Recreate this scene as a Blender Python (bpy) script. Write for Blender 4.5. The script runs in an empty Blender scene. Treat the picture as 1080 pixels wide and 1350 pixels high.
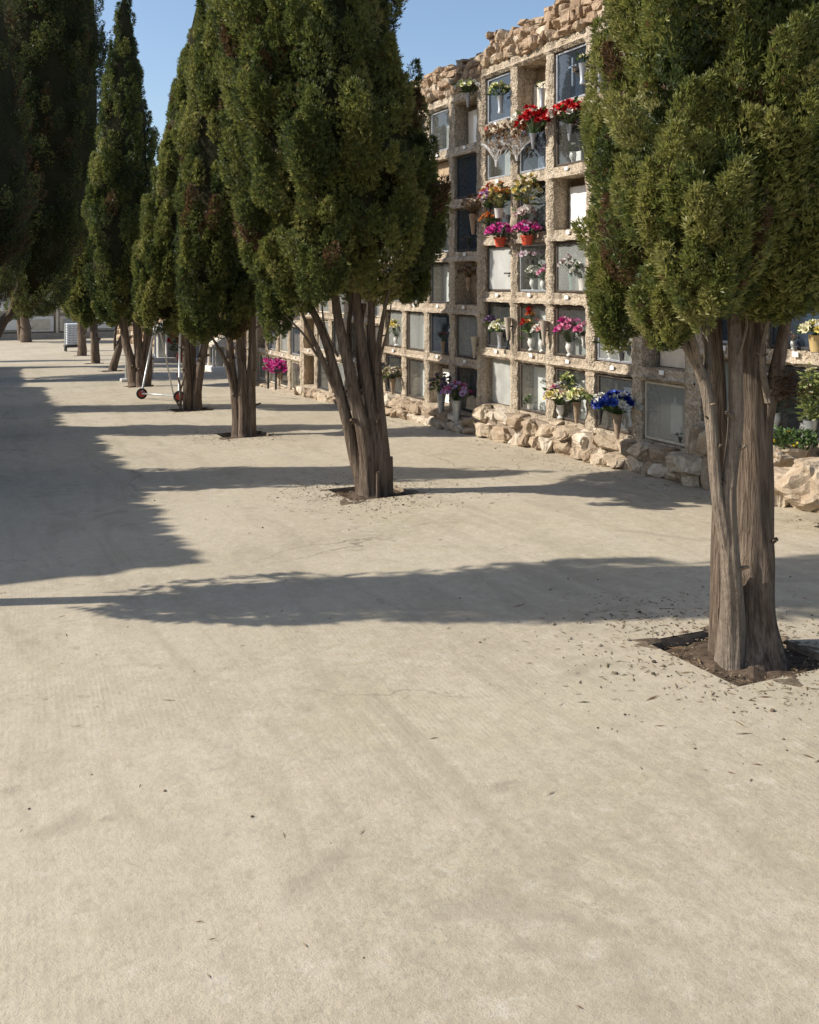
import bpy, math, random
import numpy as np
from mathutils import Vector, Matrix, noise as mn

D = bpy.data
SC = bpy.context.scene
COL = SC.collection
rnd = random.Random(7)

# ------------------------------------------------------------------ camera geometry
F = 1300.0                       # focal length in pixels of a 1080 wide picture
TH = math.atan(597.0 / F)        # yaw of the camera away from the line of the niche wall
SN, CS = math.sin(TH), math.cos(TH)
CAMH = 1.75
XF = 6.67                        # face of the niche wall
SLOPE = 0.033


def gz(y):
    if y < 60:
        return -SLOPE * y
    return -SLOPE * 60 - 0.004 * (y - 60)


def U(px, py, Z):
    """point seen at picture position px, py at depth Z"""
    xc = (px - 540.0) / F * Z
    return Vector((xc * CS + Z * SN, Z * CS - xc * SN, CAMH - (py - 370.0) / F * Z))


def G(px, py):
    """ground point and depth seen at px, py"""
    lo, hi = 0.5, 400.0
    for _ in range(60):
        Z = 0.5 * (lo + hi)
        p = U(px, py, Z)
        if p.z > gz(p.y):
            lo = Z
        else:
            hi = Z
    p = U(px, py, lo)
    p.z = gz(p.y)
    return p, lo


EX = Vector((CS, -SN, 0))        # sideways in the view
EZ = Vector((SN, CS, 0))         # away in the view

# ------------------------------------------------------------------ node helpers


def new_mat(name):
    m = D.materials.new(name)
    m.use_nodes = True
    nt = m.node_tree
    nt.nodes.clear()
    out = nt.nodes.new('ShaderNodeOutputMaterial')
    return m, nt, out


def nd(nt, kind, **kw):
    n = nt.nodes.new(kind)
    for k, v in kw.items():
        if k in n.inputs:
            n.inputs[k].default_value = v
        else:
            setattr(n, k, v)
    return n


def noise(nt, vec, scale, detail=4, rough=0.55, dist=0.0):
    n = nt.nodes.new('ShaderNodeTexNoise')
    n.inputs['Scale'].default_value = scale
    n.inputs['Detail'].default_value = detail
    n.inputs['Roughness'].default_value = rough
    n.inputs['Distortion'].default_value = dist
    nt.links.new(vec, n.inputs['Vector'])
    return n.outputs['Fac']


def ramp(nt, fac, stops):
    r = nt.nodes.new('ShaderNodeValToRGB')
    els = r.color_ramp.elements
    while len(els) < len(stops):
        els.new(0.5)
    for e, (p, c) in zip(els, stops):
        e.position = p
        e.color = (c[0], c[1], c[2], 1) if not isinstance(c, (int, float)) else (c, c, c, 1)
    nt.links.new(fac, r.inputs['Fac'])
    return r.outputs['Color']


def mixc(nt, fac, a, b, mode='MIX'):
    m = nt.nodes.new('ShaderNodeMix')
    m.data_type = 'RGBA'
    m.blend_type = mode
    for sock, v in ((m.inputs[0], fac), (m.inputs[6], a), (m.inputs[7], b)):
        if hasattr(v, 'links'):
            nt.links.new(v, sock)
        elif isinstance(v, (int, float)):
            sock.default_value = v
        else:
            sock.default_value = (v[0], v[1], v[2], 1)
    return m.outputs[2]


def math_(nt, op, a, b=None):
    m = nt.nodes.new('ShaderNodeMath')
    m.operation = op
    for i, v in enumerate((a, b)):
        if v is None:
            continue
        if hasattr(v, 'links'):
            nt.links.new(v, m.inputs[i])
        else:
            m.inputs[i].default_value = v
    return m.outputs[0]


def mapping(nt, vec, scale=(1, 1, 1), rot=(0, 0, 0)):
    m = nt.nodes.new('ShaderNodeMapping')
    m.inputs['Scale'].default_value = scale
    m.inputs['Rotation'].default_value = rot
    nt.links.new(vec, m.inputs['Vector'])
    return m.outputs[0]


def bump(nt, h, strength, dist=0.02, normal=None):
    b = nt.nodes.new('ShaderNodeBump')
    b.inputs['Strength'].default_value = strength
    b.inputs['Distance'].default_value = dist
    nt.links.new(h, b.inputs['Height'])
    if normal is not None:
        nt.links.new(normal, b.inputs['Normal'])
    return b.outputs[0]


def principled(nt, out, color, rough=0.8, normal=None, spec=0.3, metal=0.0):
    p = nt.nodes.new('ShaderNodeBsdfPrincipled')
    if hasattr(color, 'links'):
        nt.links.new(color, p.inputs['Base Color'])
    else:
        p.inputs['Base Color'].default_value = (*color[:3], 1)
    if hasattr(rough, 'links'):
        nt.links.new(rough, p.inputs['Roughness'])
    else:
        p.inputs['Roughness'].default_value = rough
    p.inputs['Specular IOR Level'].default_value = spec
    p.inputs['Metallic'].default_value = metal
    if normal is not None:
        nt.links.new(normal, p.inputs['Normal'])
    nt.links.new(p.outputs[0], out.inputs[0])
    return p


def pos(nt):
    return nt.nodes.new('ShaderNodeNewGeometry').outputs['Position']


def objco(nt):
    return nt.nodes.new('ShaderNodeTexCoord').outputs['Object']


# ------------------------------------------------------------------ materials
def m_ground():
    m, nt, out = new_mat('pale_sandy_concrete')
    P = pos(nt)
    big = noise(nt, P, 0.35, 5, 0.6, 0.6)
    mid = noise(nt, P, 2.3, 6, 0.65)
    fine = noise(nt, P, 34, 4, 0.7)
    grain = noise(nt, P, 190, 3, 0.7)
    c = ramp(nt, big, [(0.3, (.37, .312, .225)), (0.5, (.445, .38, .282)), (0.72, (.51, .445, .345))])
    c = mixc(nt, ramp(nt, mid, [(0.35, 0.0), (0.7, 0.7)]), c, (.41, .35, .25))
    moss = ramp(nt, noise(nt, P, 0.8, 6, 0.7, 1.0), [(0.50, 0.0), (0.68, 0.5)])
    c = mixc(nt, moss, c, (.345, .325, .195))
    c = mixc(nt, ramp(nt, fine, [(0.30, 0.6), (0.52, 0.0)]), c, (.29, .25, .185))
    blot = noise(nt, P, 11, 5, .72, .3)
    c = mixc(nt, ramp(nt, blot, [(0.34, 0.42), (0.5, 0.0)]), c, (.29, .245, .18))
    c = mixc(nt, ramp(nt, blot, [(0.54, 0.0), (0.70, 0.55)]), c, (.54, .49, .40))
    c = mixc(nt, ramp(nt, grain, [(0.28, 0.75), (0.46, 0.0)]), c, (.20, .17, .125))
    c = mixc(nt, ramp(nt, grain, [(0.62, 0.0), (0.75, 0.6)]), c, (.64, .58, .47))
    wide = noise(nt, P, 0.16, 4, 0.6, .8)
    c = mixc(nt, ramp(nt, wide, [(0.40, 0.0), (0.62, 0.55)]), c, (.49, .425, .325))
    scuff = noise(nt, mapping(nt, P, (2.6, .42, 1), (0, 0, math.radians(-7))), 1.3, 6, .68, .9)
    c = mixc(nt, ramp(nt, scuff, [(0.50, 0.0), (0.66, 0.5)]), c, (.305, .26, .19))
    c = mixc(nt, ramp(nt, scuff, [(0.28, 0.25), (0.42, 0.0)]), c, (.50, .45, .37))
    spots = noise(nt, P, 7.5, 3, .5, .4)
    c = mixc(nt, ramp(nt, spots, [(0.66, 0.0), (0.74, 0.45)]), c, (.25, .215, .16))
    # dark stains with a shape of their own
    st = ramp(nt, noise(nt, P, 1.15, 3, 0.5, 1.6), [(0.62, 0.0), (0.70, 0.45)])
    c = mixc(nt, st, c, (.27, .235, .175))
    # broom combed ribs
    w = nt.nodes.new('ShaderNodeTexWave')
    w.wave_type = 'BANDS'
    w.bands_direction = 'X'
    w.inputs['Scale'].default_value = 13.0
    w.inputs['Distortion'].default_value = 4.5
    w.inputs['Detail'].default_value = 2
    nt.links.new(mapping(nt, P, (1, .25, 1), (0, 0, math.radians(14))), w.inputs['Vector'])
    ribmask = ramp(nt, noise(nt, P, 0.6, 3, 0.6), [(0.40, 0.05), (0.6, 1.0)])
    rib = mixc(nt, ribmask, (0.5, 0.5, 0.5), w.outputs['Color'])
    # hairline cracks
    v = nt.nodes.new('ShaderNodeTexVoronoi')
    v.feature = 'DISTANCE_TO_EDGE'
    v.inputs['Scale'].default_value = 0.36
    d = nt.nodes.new('ShaderNodeVectorMath')
    d.operation = 'ADD'
    nn = nt.nodes.new('ShaderNodeTexNoise')
    nn.inputs['Scale'].default_value = 1.4
    nn.inputs['Detail'].default_value = 5
    nt.links.new(P, nn.inputs['Vector'])
    nt.links.new(P, d.inputs[0])
    nt.links.new(nn.outputs['Color'], d.inputs[1])
    nt.links.new(d.outputs[0], v.inputs['Vector'])
    crack = ramp(nt, v.outputs['Distance'], [(0.0, 1.0), (0.0045, 0.0)])
    crackm = math_(nt, 'MULTIPLY', crack, ramp(nt, noise(nt, P, .5, 2), [(.48, 0.0), (.6, .75)]))
    c = mixc(nt, crackm, c, (.14, .12, .09))
    h = math_(nt, 'ADD', math_(nt, 'MULTIPLY', fine, 0.5), math_(nt, 'MULTIPLY', rib, 0.05))
    h = math_(nt, 'ADD', h, math_(nt, 'MULTIPLY', grain, 0.3))
    h = math_(nt, 'SUBTRACT', h, math_(nt, 'MULTIPLY', crackm, 0.6))
    n1 = bump(nt, h, 0.58, 0.011)
    n2 = bump(nt, mid, 0.22, 0.05, n1)
    principled(nt, out, c, 0.93, n2, 0.15)
    return m


def m_roughcast():
    m, nt, out = new_mat('pinkish_pebble_roughcast')
    P = pos(nt)
    big = noise(nt, P, 1.4, 5, 0.6, .5)
    v = nt.nodes.new('ShaderNodeTexVoronoi')
    v.inputs['Scale'].default_value = 52
    nt.links.new(P, v.inputs['Vector'])
    peb = v.outputs['Color']
    sep = nt.nodes.new('ShaderNodeSeparateColor')
    nt.links.new(peb, sep.inputs[0])
    c = ramp(nt, sep.outputs[0], [(0.0, (.17, .125, .085)), (0.3, (.35, .275, .195)), (0.7, (.51, .42, .31)), (1.0, (.68, .60, .48))])
    c = mixc(nt, 0.45, c, ramp(nt, big, [(0.3, (.31, .24, .165)), (.5, (.49, .405, .30)), (0.7, (.58, .50, .385))]))
    streak = noise(nt, mapping(nt, P, (7, 7, .7)), 1.0, 5, 0.6)
    c = mixc(nt, ramp(nt, streak, [(0.48, 0.0), (0.66, 0.7)]), c, (.15, .118, .085))
    f = noise(nt, P, 60, 4, .7)
    h = math_(nt, 'ADD', math_(nt, 'MULTIPLY', v.outputs['Distance'], -0.8), math_(nt, 'MULTIPLY', f, 0.6))
    principled(nt, out, c, 0.92, bump(nt, h, 0.9, 0.02), 0.2)
    return m


def m_stone(name, cols, scale=1.0):
    m, nt, out = new_mat(name)
    P = pos(nt)
    at = nd(nt, 'ShaderNodeAttribute', attribute_name='tint')
    c = ramp(nt, at.outputs['Fac'], [(0.0, cols[0]), (0.4, cols[1]), (0.75, cols[2]), (1.0, cols[3])])
    a = noise(nt, P, 7 * scale, 6, 0.65, .4)
    c = mixc(nt, ramp(nt, a, [(0.35, 0.65), (0.6, 0.0)]), c, (.25, .165, .095))
    b = noise(nt, P, 26 * scale, 5, .7)
    c = mixc(nt, ramp(nt, b, [(0.55, 0.0), (0.75, 0.55)]), c, (.58, .50, .38))
    c = mixc(nt, ramp(nt, noise(nt, P, 3.2, 4, .6), [(0.60, 0.0), (0.70, 0.5)]), c, (.16, .13, .10))
    h = math_(nt, 'ADD', a, math_(nt, 'MULTIPLY', b, 0.5))
    principled(nt, out, c, 0.92, bump(nt, h, 0.8, 0.03), 0.2)
    return m


def m_plain(name, col, rough=0.7, var=0.15, scale=8, spec=0.3, metal=0.0, bmp=0.15, dirt=0.0):
    m, nt, out = new_mat(name)
    P = objco(nt)
    P2 = pos(nt)
    a = noise(nt, P2, scale, 5, 0.6)
    dk = tuple(max(0, x * (1 - var)) for x in col)
    lt = tuple(min(1, x * (1 + var)) for x in col)
    c = ramp(nt, a, [(0.3, dk), (0.7, lt)])
    if dirt:
        s = noise(nt, mapping(nt, P2, (9, 9, 1.2)), 1.0, 5, .65)
        c = mixc(nt, ramp(nt, s, [(0.48, 0.0), (0.7, dirt)]), c, (.16, .13, .10))
    r = ramp(nt, noise(nt, P2, scale * 3, 3), [(0.3, max(0.02, rough - .1)), (0.7, min(1, rough + .1))])
    principled(nt, out, c, r, bump(nt, noise(nt, P2, scale * 6, 4), bmp, 0.01), spec, metal)
    return m


def m_attr(name, rough=0.6, trans=0.0, spec=0.3, var=0.25, scale=40):
    """colour carried by the mesh: petals, leaves"""
    m, nt, out = new_mat(name)
    at = nd(nt, 'ShaderNodeAttribute', attribute_name='col')
    a = noise(nt, pos(nt), scale, 3, .6)
    c = mixc(nt, 1.0, at.outputs['Color'], ramp(nt, a, [(0.3, 1 - var), (0.7, 1 + var * .3)]), 'MULTIPLY')
    p = principled(nt, out, c, rough, None, spec)
    if trans:
        t = nt.nodes.new('ShaderNodeBsdfTranslucent')
        nt.links.new(c, t.inputs[0])
        mx = nt.nodes.new('ShaderNodeMixShader')
        mx.inputs[0].default_value = trans
        nt.links.new(p.outputs[0], mx.inputs[1])
        nt.links.new(t.outputs[0], mx.inputs[2])
        nt.links.new(mx.outputs[0], out.inputs[0])
    return m


def m_bark(name='fibrous_cypress_bark', k=1.0):
    m, nt, out = new_mat(name)
    P = pos(nt)
    s1 = noise(nt, mapping(nt, P, (34, 34, 2.2)), 1.0, 6, 0.65, .6)
    s2 = noise(nt, mapping(nt, P, (110, 110, 9)), 1.0, 4, 0.6, .3)
    big = noise(nt, P, 4.0, 4, .6)
    c = ramp(nt, s1, [(0.30, (.045, .031, .022)), (0.45, (.14, .10, .07)), (0.60, (.24, .18, .13)), (0.78, (.37, .30, .235))])
    c = mixc(nt, ramp(nt, big, [(0.4, 0.0), (0.7, 0.5)]), c, (.165, .13, .10))
    c = mixc(nt, ramp(nt, s2, [(0.3, 0.7), (0.5, 0.0)]), c, (.055, .038, .028))
    if k > 1:
        c = mixc(nt, .45, c, ramp(nt, noise(nt, P, 30, 5, .7), [(0.3, (.20, .16, .12)), (0.7, (.44, .37, .29))]))  # paler blend holds the sunlit tone of the side stems
    h = math_(nt, 'ADD', s1, math_(nt, 'MULTIPLY', s2, 0.45))
    principled(nt, out, c, 0.9, bump(nt, h, 1.0, 0.035), 0.2)
    return m


def m_glass(name, tint, dust, dustcol=(.62, .64, .62), rough=0.02):
    m, nt, out = new_mat(name)
    tr = nd(nt, 'ShaderNodeBsdfTransparent')
    tr.inputs[0].default_value = (*tint, 1)
    gl = nd(nt, 'ShaderNodeBsdfGlossy')
    gl.inputs['Roughness'].default_value = rough
    fr = nd(nt, 'ShaderNodeFresnel')
    fr.inputs[0].default_value = 1.55
    P = pos(nt)
    nt.links.new(bump(nt, noise(nt, P, 2.5, 2), 0.05, 0.02), gl.inputs['Normal'])
    mx = nd(nt, 'ShaderNodeMixShader')
    bf = nd(nt, 'ShaderNodeNewGeometry').outputs['Backfacing']
    nt.links.new(math_(nt, 'MULTIPLY', math_(nt, 'MULTIPLY', fr.outputs[0], 1.4), math_(nt, 'SUBTRACT', 1.0, bf)), mx.inputs[0])
    nt.links.new(tr.outputs[0], mx.inputs[1])
    nt.links.new(gl.outputs[0], mx.inputs[2])
    df = nd(nt, 'ShaderNodeBsdfDiffuse')
    df.inputs[0].default_value = (*dustcol, 1)
    mx2 = nd(nt, 'ShaderNodeMixShader')
    dn = noise(nt, mapping(nt, P, (3, 3, 1.8)), 1.2, 4, .6, .4)
    f = ramp(nt, dn, [(0.25, dust * .7), (0.75, min(1.0, dust * 1.25))])
    nt.links.new(f, mx2.inputs[0])
    nt.links.new(mx.outputs[0], mx2.inputs[1])
    nt.links.new(df.outputs[0], mx2.inputs[2])
    nt.links.new(mx2.outputs[0], out.inputs[0])
    return m


M = {}
M['ground'] = m_ground()
M['rough'] = m_roughcast()
M['recess'] = m_plain('dark_niche_render', (.30, .215, .135), .9, .3, 9, .1, dirt=.4)  # darker brown render on the niche backs
M['stone'] = m_stone('ochre_rubble_stone', [(.27, .185, .12), (.40, .285, .19), (.47, .36, .25), (.56, .48, .37)])
M['pstone'] = m_stone('buff_plinth_stone', [(.33, .255, .18), (.45, .36, .26), (.53, .445, .335), (.62, .555, .45)])
M['mortar'] = m_plain('grey_brown_mortar', (.27, .215, .16), .95, .3, 20, .1, bmp=.6, dirt=.4)
M['conc'] = m_plain('weathered_concrete', (.40, .345, .275), .9, .2, 12, .2, bmp=.4, dirt=.35)
M['bark'] = m_bark()
M['paleb'] = m_bark('pale_sunlit_bark', 2)  # grey side-stem bark, paled further to carry the sun on it
M['leaf'] = m_attr('cypress_sprays', .48, .44, .45, .25, 30)
M['core'] = m_plain('inner_foliage_shade', (.030, .028, .014), .95, .5, 25, .05, bmp=.8)  # dead inner foliage as solid filler, coloured dark for the shade between sprays
M['petal'] = m_attr('petals', .6, .25, .25, .2)
M['soil'] = m_plain('dark_pit_soil', (.10, .072, .05), .97, .5, 26, .1, bmp=.9)
M['white'] = m_plain('white_marble', (.78, .76, .71), .45, .05, 5, .4, dirt=.06)
M['grey_slab'] = m_plain('grey_marble', (.36, .36, .33), .4, .18, 5, .4, dirt=.25)
M['cream'] = m_plain('cream_render_slab', (.66, .58, .47), .8, .1, 6, .2, dirt=.15)
M['dark'] = m_plain('black_granite', (.022, .024, .028), .25, .4, 30, .5)
M['navy'] = m_plain('blue_grey_slate', (.06, .075, .10), .3, .3, 14, .5)
M['tan'] = m_plain('tan_render', (.42, .31, .20), .9, .2, 9, .1, dirt=.3)
M['alu'] = m_plain('dull_aluminium', (.42, .43, .45), .42, .15, 14, .5, .6, dirt=.25)
M['bronze'] = m_plain('brown_bronze_frame', (.085, .066, .052), .5, .3, 14, .4, .2)
M['iron'] = m_plain('dark_iron', (.045, .044, .046), .55, .3, 18, .4, .2)
M['creamframe'] = m_plain('cream_painted_frame', (.52, .46, .36), .6, .12, 14, .3, dirt=.3)
M['glass'] = m_glass('clear_dusty_glass', (.93, .95, .95), .028)
M['glassdark'] = m_glass('dark_reflecting_glass', (.74, .79, .84), .05, (.3, .36, .44))
M['glassmilk'] = m_glass('milky_glass', (.86, .88, .87), .20, (.58, .59, .56), .08)
M['frost'] = m_glass('frosted_grey_glass', (.5, .52, .5), .9, (.45, .45, .42), .25)
M['plaque'] = m_plain('white_enamel', (.78, .77, .73), .35, .05, 20, .5)
M['steel'] = m_plain('galvanised_steel', (.50, .51, .50), .4, .2, 20, .5, .5, dirt=.3)
M['ceramic'] = m_plain('white_ceramic', (.62, .60, .55), .3, .05, 10, .5)
M['teal'] = m_plain('teal_ceramic', (.22, .42, .38), .3, .1, 10, .5)
M['terracotta'] = m_plain('red_plastic_pot', (.52, .075, .035), .5, .1, 10, .4)
M['yellowpot'] = m_plain('ochre_glazed_pot', (.50, .36, .16), .45, .15, 12, .4)
M['redpaint'] = m_plain('red_wheel_paint', (.42, .06, .04), .5, .2, 18, .4, dirt=.3)
M['rubber'] = m_plain('black_rubber', (.03, .03, .03), .8, .3, 20, .2)
M['stonepot'] = m_plain('cast_stone_trough', (.46, .37, .26), .9, .2, 14, .2, bmp=.5, dirt=.2)
M['plasticwhite'] = m_plain('translucent_white_plastic', (.62, .65, .68), .5, .08, 6, .4)
M['wood'] = m_plain('grey_worn_wood', (.30, .22, .15), .85, .3, 16, .2, dirt=.3)


def m_cello():
    m, nt, out = new_mat('clear_cellophane')
    tr = nd(nt, 'ShaderNodeBsdfTransparent')
    tr.inputs[0].default_value = (.93, .93, .93, 1)
    p = nd(nt, 'ShaderNodeBsdfPrincipled')
    p.inputs['Base Color'].default_value = (.8, .78, .76, 1)
    p.inputs['Roughness'].default_value = .25
    nt.links.new(bump(nt, noise(nt, pos(nt), 30, 4), .6, .02), p.inputs['Normal'])
    mx = nd(nt, 'ShaderNodeMixShader')
    nt.links.new(ramp(nt, noise(nt, pos(nt), 22, 3), [(0.35, .2), (0.65, .62)]), mx.inputs[0])
    nt.links.new(tr.outputs[0], mx.inputs[1])
    nt.links.new(p.outputs[0], mx.inputs[2])
    nt.links.new(mx.outputs[0], out.inputs[0])
    return m


M['cello'] = m_cello()

# ------------------------------------------------------------------ objects


def tag(o, label=None, cat=None, group=None, kind=None):
    if label:
        o['label'] = label
    if cat:
        o['category'] = cat
    if group:
        o['group'] = group
    if kind:
        o['kind'] = kind
    return o


def empty(name, loc, label, cat, group=None):
    o = D.objects.new(name, None)
    o.empty_display_size = .2
    COL.objects.link(o)
    o.location = loc
    return tag(o, label, cat, group)


class MB:
    """collects shapes in world space, links them as one mesh object"""

    def __init__(s):
        s.v, s.f, s.mi, s.col, s.tint = [], [], [], {}, {}

    def add(s, vs, fs, mi=0, col=None, tint=None):
        b = len(s.v)
        s.v.extend([tuple(v) for v in vs])
        for f in fs:
            s.f.append(tuple(b + i for i in f))
            s.mi.append(mi)
        if col is not None:
            for i in range(b, len(s.v)):
                s.col[i] = col
        if tint is not None:
            for i in range(b, len(s.v)):
                s.tint[i] = tint

    def box(s, lo, hi, mi=0):
        x0, y0, z0 = lo
        x1, y1, z1 = hi
        s.add([(x0, y0, z0), (x1, y0, z0), (x1, y1, z0), (x0, y1, z0), (x0, y0, z1), (x1, y0, z1), (x1, y1, z1), (x0, y1, z1)],
              [(0, 3, 2, 1), (4, 5, 6, 7), (0, 1, 5, 4), (1, 2, 6, 5), (2, 3, 7, 6), (3, 0, 4, 7)], mi)

    def bevbox(s, lo, hi, b=.01, mi=0):
        """box with chamfered edges"""
        c = [(lo[i] + hi[i]) / 2 for i in range(3)]
        h = [(hi[i] - lo[i]) / 2 for i in range(3)]
        b = min(b, min(h) * .6)
        vs, idx = [], {}
        for sx in (-1, 1):
            for sy in (-1, 1):
                for sz in (-1, 1):
                    for ax in range(3):
                        p = [sx * (h[0] - b), sy * (h[1] - b), sz * (h[2] - b)]
                        p[ax] = (sx, sy, sz)[ax] * h[ax]
                        idx[(sx, sy, sz, ax)] = len(vs)
                        vs.append([c[i] + p[i] for i in range(3)])
        fs = []
        S = (-1, 1)
        for sg in S:
            fs.append([idx[(sg, a, bb, 0)] for a, bb in ((-1, -1), (1, -1), (1, 1), (-1, 1))])
            fs.append([idx[(a, sg, bb, 1)] for a, bb in ((-1, -1), (1, -1), (1, 1), (-1, 1))])
            fs.append([idx[(a, bb, sg, 2)] for a, bb in ((-1, -1), (1, -1), (1, 1), (-1, 1))])
        for a in S:
            for bb in S:
                fs.append([idx[(a, bb, -1, 0)], idx[(a, bb, 1, 0)], idx[(a, bb, 1, 1)], idx[(a, bb, -1, 1)]])
                fs.append([idx[(a, -1, bb, 0)], idx[(a, 1, bb, 0)], idx[(a, 1, bb, 2)], idx[(a, -1, bb, 2)]])
                fs.append([idx[(-1, a, bb, 1)], idx[(1, a, bb, 1)], idx[(1, a, bb, 2)], idx[(-1, a, bb, 2)]])
                for cc in S:
                    fs.append([idx[(a, bb, cc, 0)], idx[(a, bb, cc, 1)], idx[(a, bb, cc, 2)]])
        s.add(vs, fs, mi)

    def tube(s, pts, radii, n=8, mi=0, flute=0.0, seed=0, cap=True, col=None):
        pts = [Vector(p) for p in pts]
        vs, fs = [], []
        up = Vector((.31, .95, .05))
        for k, p in enumerate(pts):
            a = pts[max(0, k - 1)]
            b = pts[min(len(pts) - 1, k + 1)]
            d = (b - a).normalized()
            u = d.cross(up)
            if u.length < 1e-3:
                u = d.cross(Vector((1, 0, 0)))
            u.normalize()
            w = u.cross(d)
            for i in range(n):
                t = 2 * math.pi * i / n
                r = radii[k]
                if flute:
                    q = Vector((math.cos(t) * 1.6 + seed * 3.1, math.sin(t) * 1.6, p.z * .45))
                    q2 = Vector((math.cos(t) * 4.5, math.sin(t) * 4.5 + seed, p.z * 1.1))
                    q3 = Vector((math.cos(t) * 11, math.sin(t) * 11 + seed, p.z * 2.2))
                    r *= 1 + flute * (mn.noise(q) + .6 * mn.noise(q2) + (.35 * mn.noise(q3) if n > 20 else 0))
                vs.append(p + (u * math.cos(t) + w * math.sin(t)) * r)
        for k in range(len(pts) - 1):
            for i in range(n):
                j = (i + 1) % n
                fs.append((k * n + i, k * n + j, (k + 1) * n + j, (k + 1) * n + i))
        if cap:
            fs.append(tuple(range(n)))
            fs.append(tuple((len(pts) - 1) * n + i for i in reversed(range(n))))
        s.add(vs, fs, mi, col)

    def bar(s, a, b, r, n=8, mi=0):
        s.tube([a, b], [r, r], n, mi)

    def lathe(s, c, prof, n=14, mi=0, axis=None, col=None, wob=0.0):
        """prof: (radius, height) pairs round a vertical line, or round `axis`"""
        c = Vector(c)
        ax = Vector(axis or (0, 0, 1)).normalized()
        u = ax.orthogonal().normalized()
        w = ax.cross(u)
        vs, fs = [], []
        for r, h in prof:
            for i in range(n):
                t = 2 * math.pi * i / n
                rr = r * (1 + wob * math.sin(t * 7 + h * 30) + wob * mn.noise(Vector((math.cos(t) * 3, math.sin(t) * 3, h * 9))))
                vs.append(c + ax * h + (u * math.cos(t) + w * math.sin(t)) * rr)
        for k in range(len(prof) - 1):
            for i in range(n):
                j = (i + 1) % n
                fs.append((k * n + i, k * n + j, (k + 1) * n + j, (k + 1) * n + i))
        s.add(vs, fs, mi, col)

    def build(s, name, mats, parent=None, smooth=False, autosmooth=None):
        me = D.meshes.new(name)
        off = parent.location.copy() if parent is not None and parent.parent is None else Vector((0, 0, 0))
        if parent is not None and parent.parent is not None:
            off = parent.parent.location.copy() + parent.location.copy()
        me.from_pydata([(x - off.x, y - off.y, z - off.z) for x, y, z in s.v], [], s.f)
        mats = mats if isinstance(mats, (list, tuple)) else [mats]
        for m in mats:
            me.materials.append(m)
        if len(mats) > 1:
            me.polygons.foreach_set('material_index', s.mi)
        if s.col:
            a = me.attributes.new('col', 'FLOAT_COLOR', 'POINT')
            buf = np.ones((len(s.v), 4), np.float32)
            for i, c in s.col.items():
                buf[i, :3] = c
            a.data.foreach_set('color', buf.ravel())
        if s.tint:
            a = me.attributes.new('tint', 'FLOAT', 'POINT')
            buf = np.zeros(len(s.v), np.float32)
            for i, c in s.tint.items():
                buf[i] = c
            a.data.foreach_set('value', buf)
        if smooth:
            me.polygons.foreach_set('use_smooth', [True] * len(me.polygons))
        me.update()
        o = D.objects.new(name, me)
        COL.objects.link(o)
        if parent is not None:
            o.parent = parent
        if autosmooth:
            try:
                me.set_sharp_from_angle(angle=math.radians(autosmooth))
            except Exception:
                pass
        return o


# unit icosphere for stones
def ico(sub):
    t = (1 + 5 ** .5) / 2
    v = [Vector(p).normalized() for p in [(-1, t, 0), (1, t, 0), (-1, -t, 0), (1, -t, 0), (0, -1, t), (0, 1, t), (0, -1, -t), (0, 1, -t), (t, 0, -1), (t, 0, 1), (-t, 0, -1), (-t, 0, 1)]]
    f = [(0, 11, 5), (0, 5, 1), (0, 1, 7), (0, 7, 10), (0, 10, 11), (1, 5, 9), (5, 11, 4), (11, 10, 2), (10, 7, 6), (7, 1, 8), (3, 9, 4), (3, 4, 2), (3, 2, 6), (3, 6, 8), (3, 8, 9), (4, 9, 5), (2, 4, 11), (6, 2, 10), (8, 6, 7), (9, 8, 1)]
    for _ in range(sub):
        cache, nf = {}, []

        def mid(a, b):
            k = (min(a, b), max(a, b))
            if k not in cache:
                cache[k] = len(v)
                v.append(((v[a] + v[b]) / 2).normalized())
            return cache[k]
        for a, b, c in f:
            ab, bc, ca = mid(a, b), mid(b, c), mid(c, a)
            nf += [(a, ab, ca), (b, bc, ab), (c, ca, bc), (ab, bc, ca)]
        f = nf
    return v, f


ICO2 = ico(2)
ICO3 = ico(3)


def stone(mb, c, h, seed, box=.55, rough=.16, tint=None, sub=2, mi=0):
    """an angular rubble stone: boxy, cut by a few random planes, roughened"""
    v, f = ICO2 if sub == 2 else ICO3
    r = random.Random(seed)
    planes = [(Vector((r.gauss(0, 1), r.gauss(0, 1), r.gauss(0, 1))).normalized(), r.uniform(.58, .92)) for _ in range(11)]
    rz = Matrix.Rotation(r.uniform(-.2, .2), 3, 'X') @ Matrix.Rotation(r.uniform(-.15, .15), 3, 'Z')
    off = Vector((seed * 1.37 % 97, seed * .71 % 53, seed * 2.9 % 31))
    vs = []
    for p in v:
        q = Vector([math.copysign(abs(x) ** box, x) for x in p])
        for n, d in planes:
            k = q.dot(n) - d * 1.05
            if k > 0:
                q = q - n * k * .96
        k = 1 + rough * mn.noise(p * 1.7 + off) + rough * .5 * mn.noise(p * 4.5 + off)
        q = Vector((q.x * h[0], q.y * h[1], q.z * h[2])) * k
        vs.append(Vector(c) + rz @ q)
    mb.add(vs, f, mi, None, r.random() if tint is None else tint)


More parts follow.
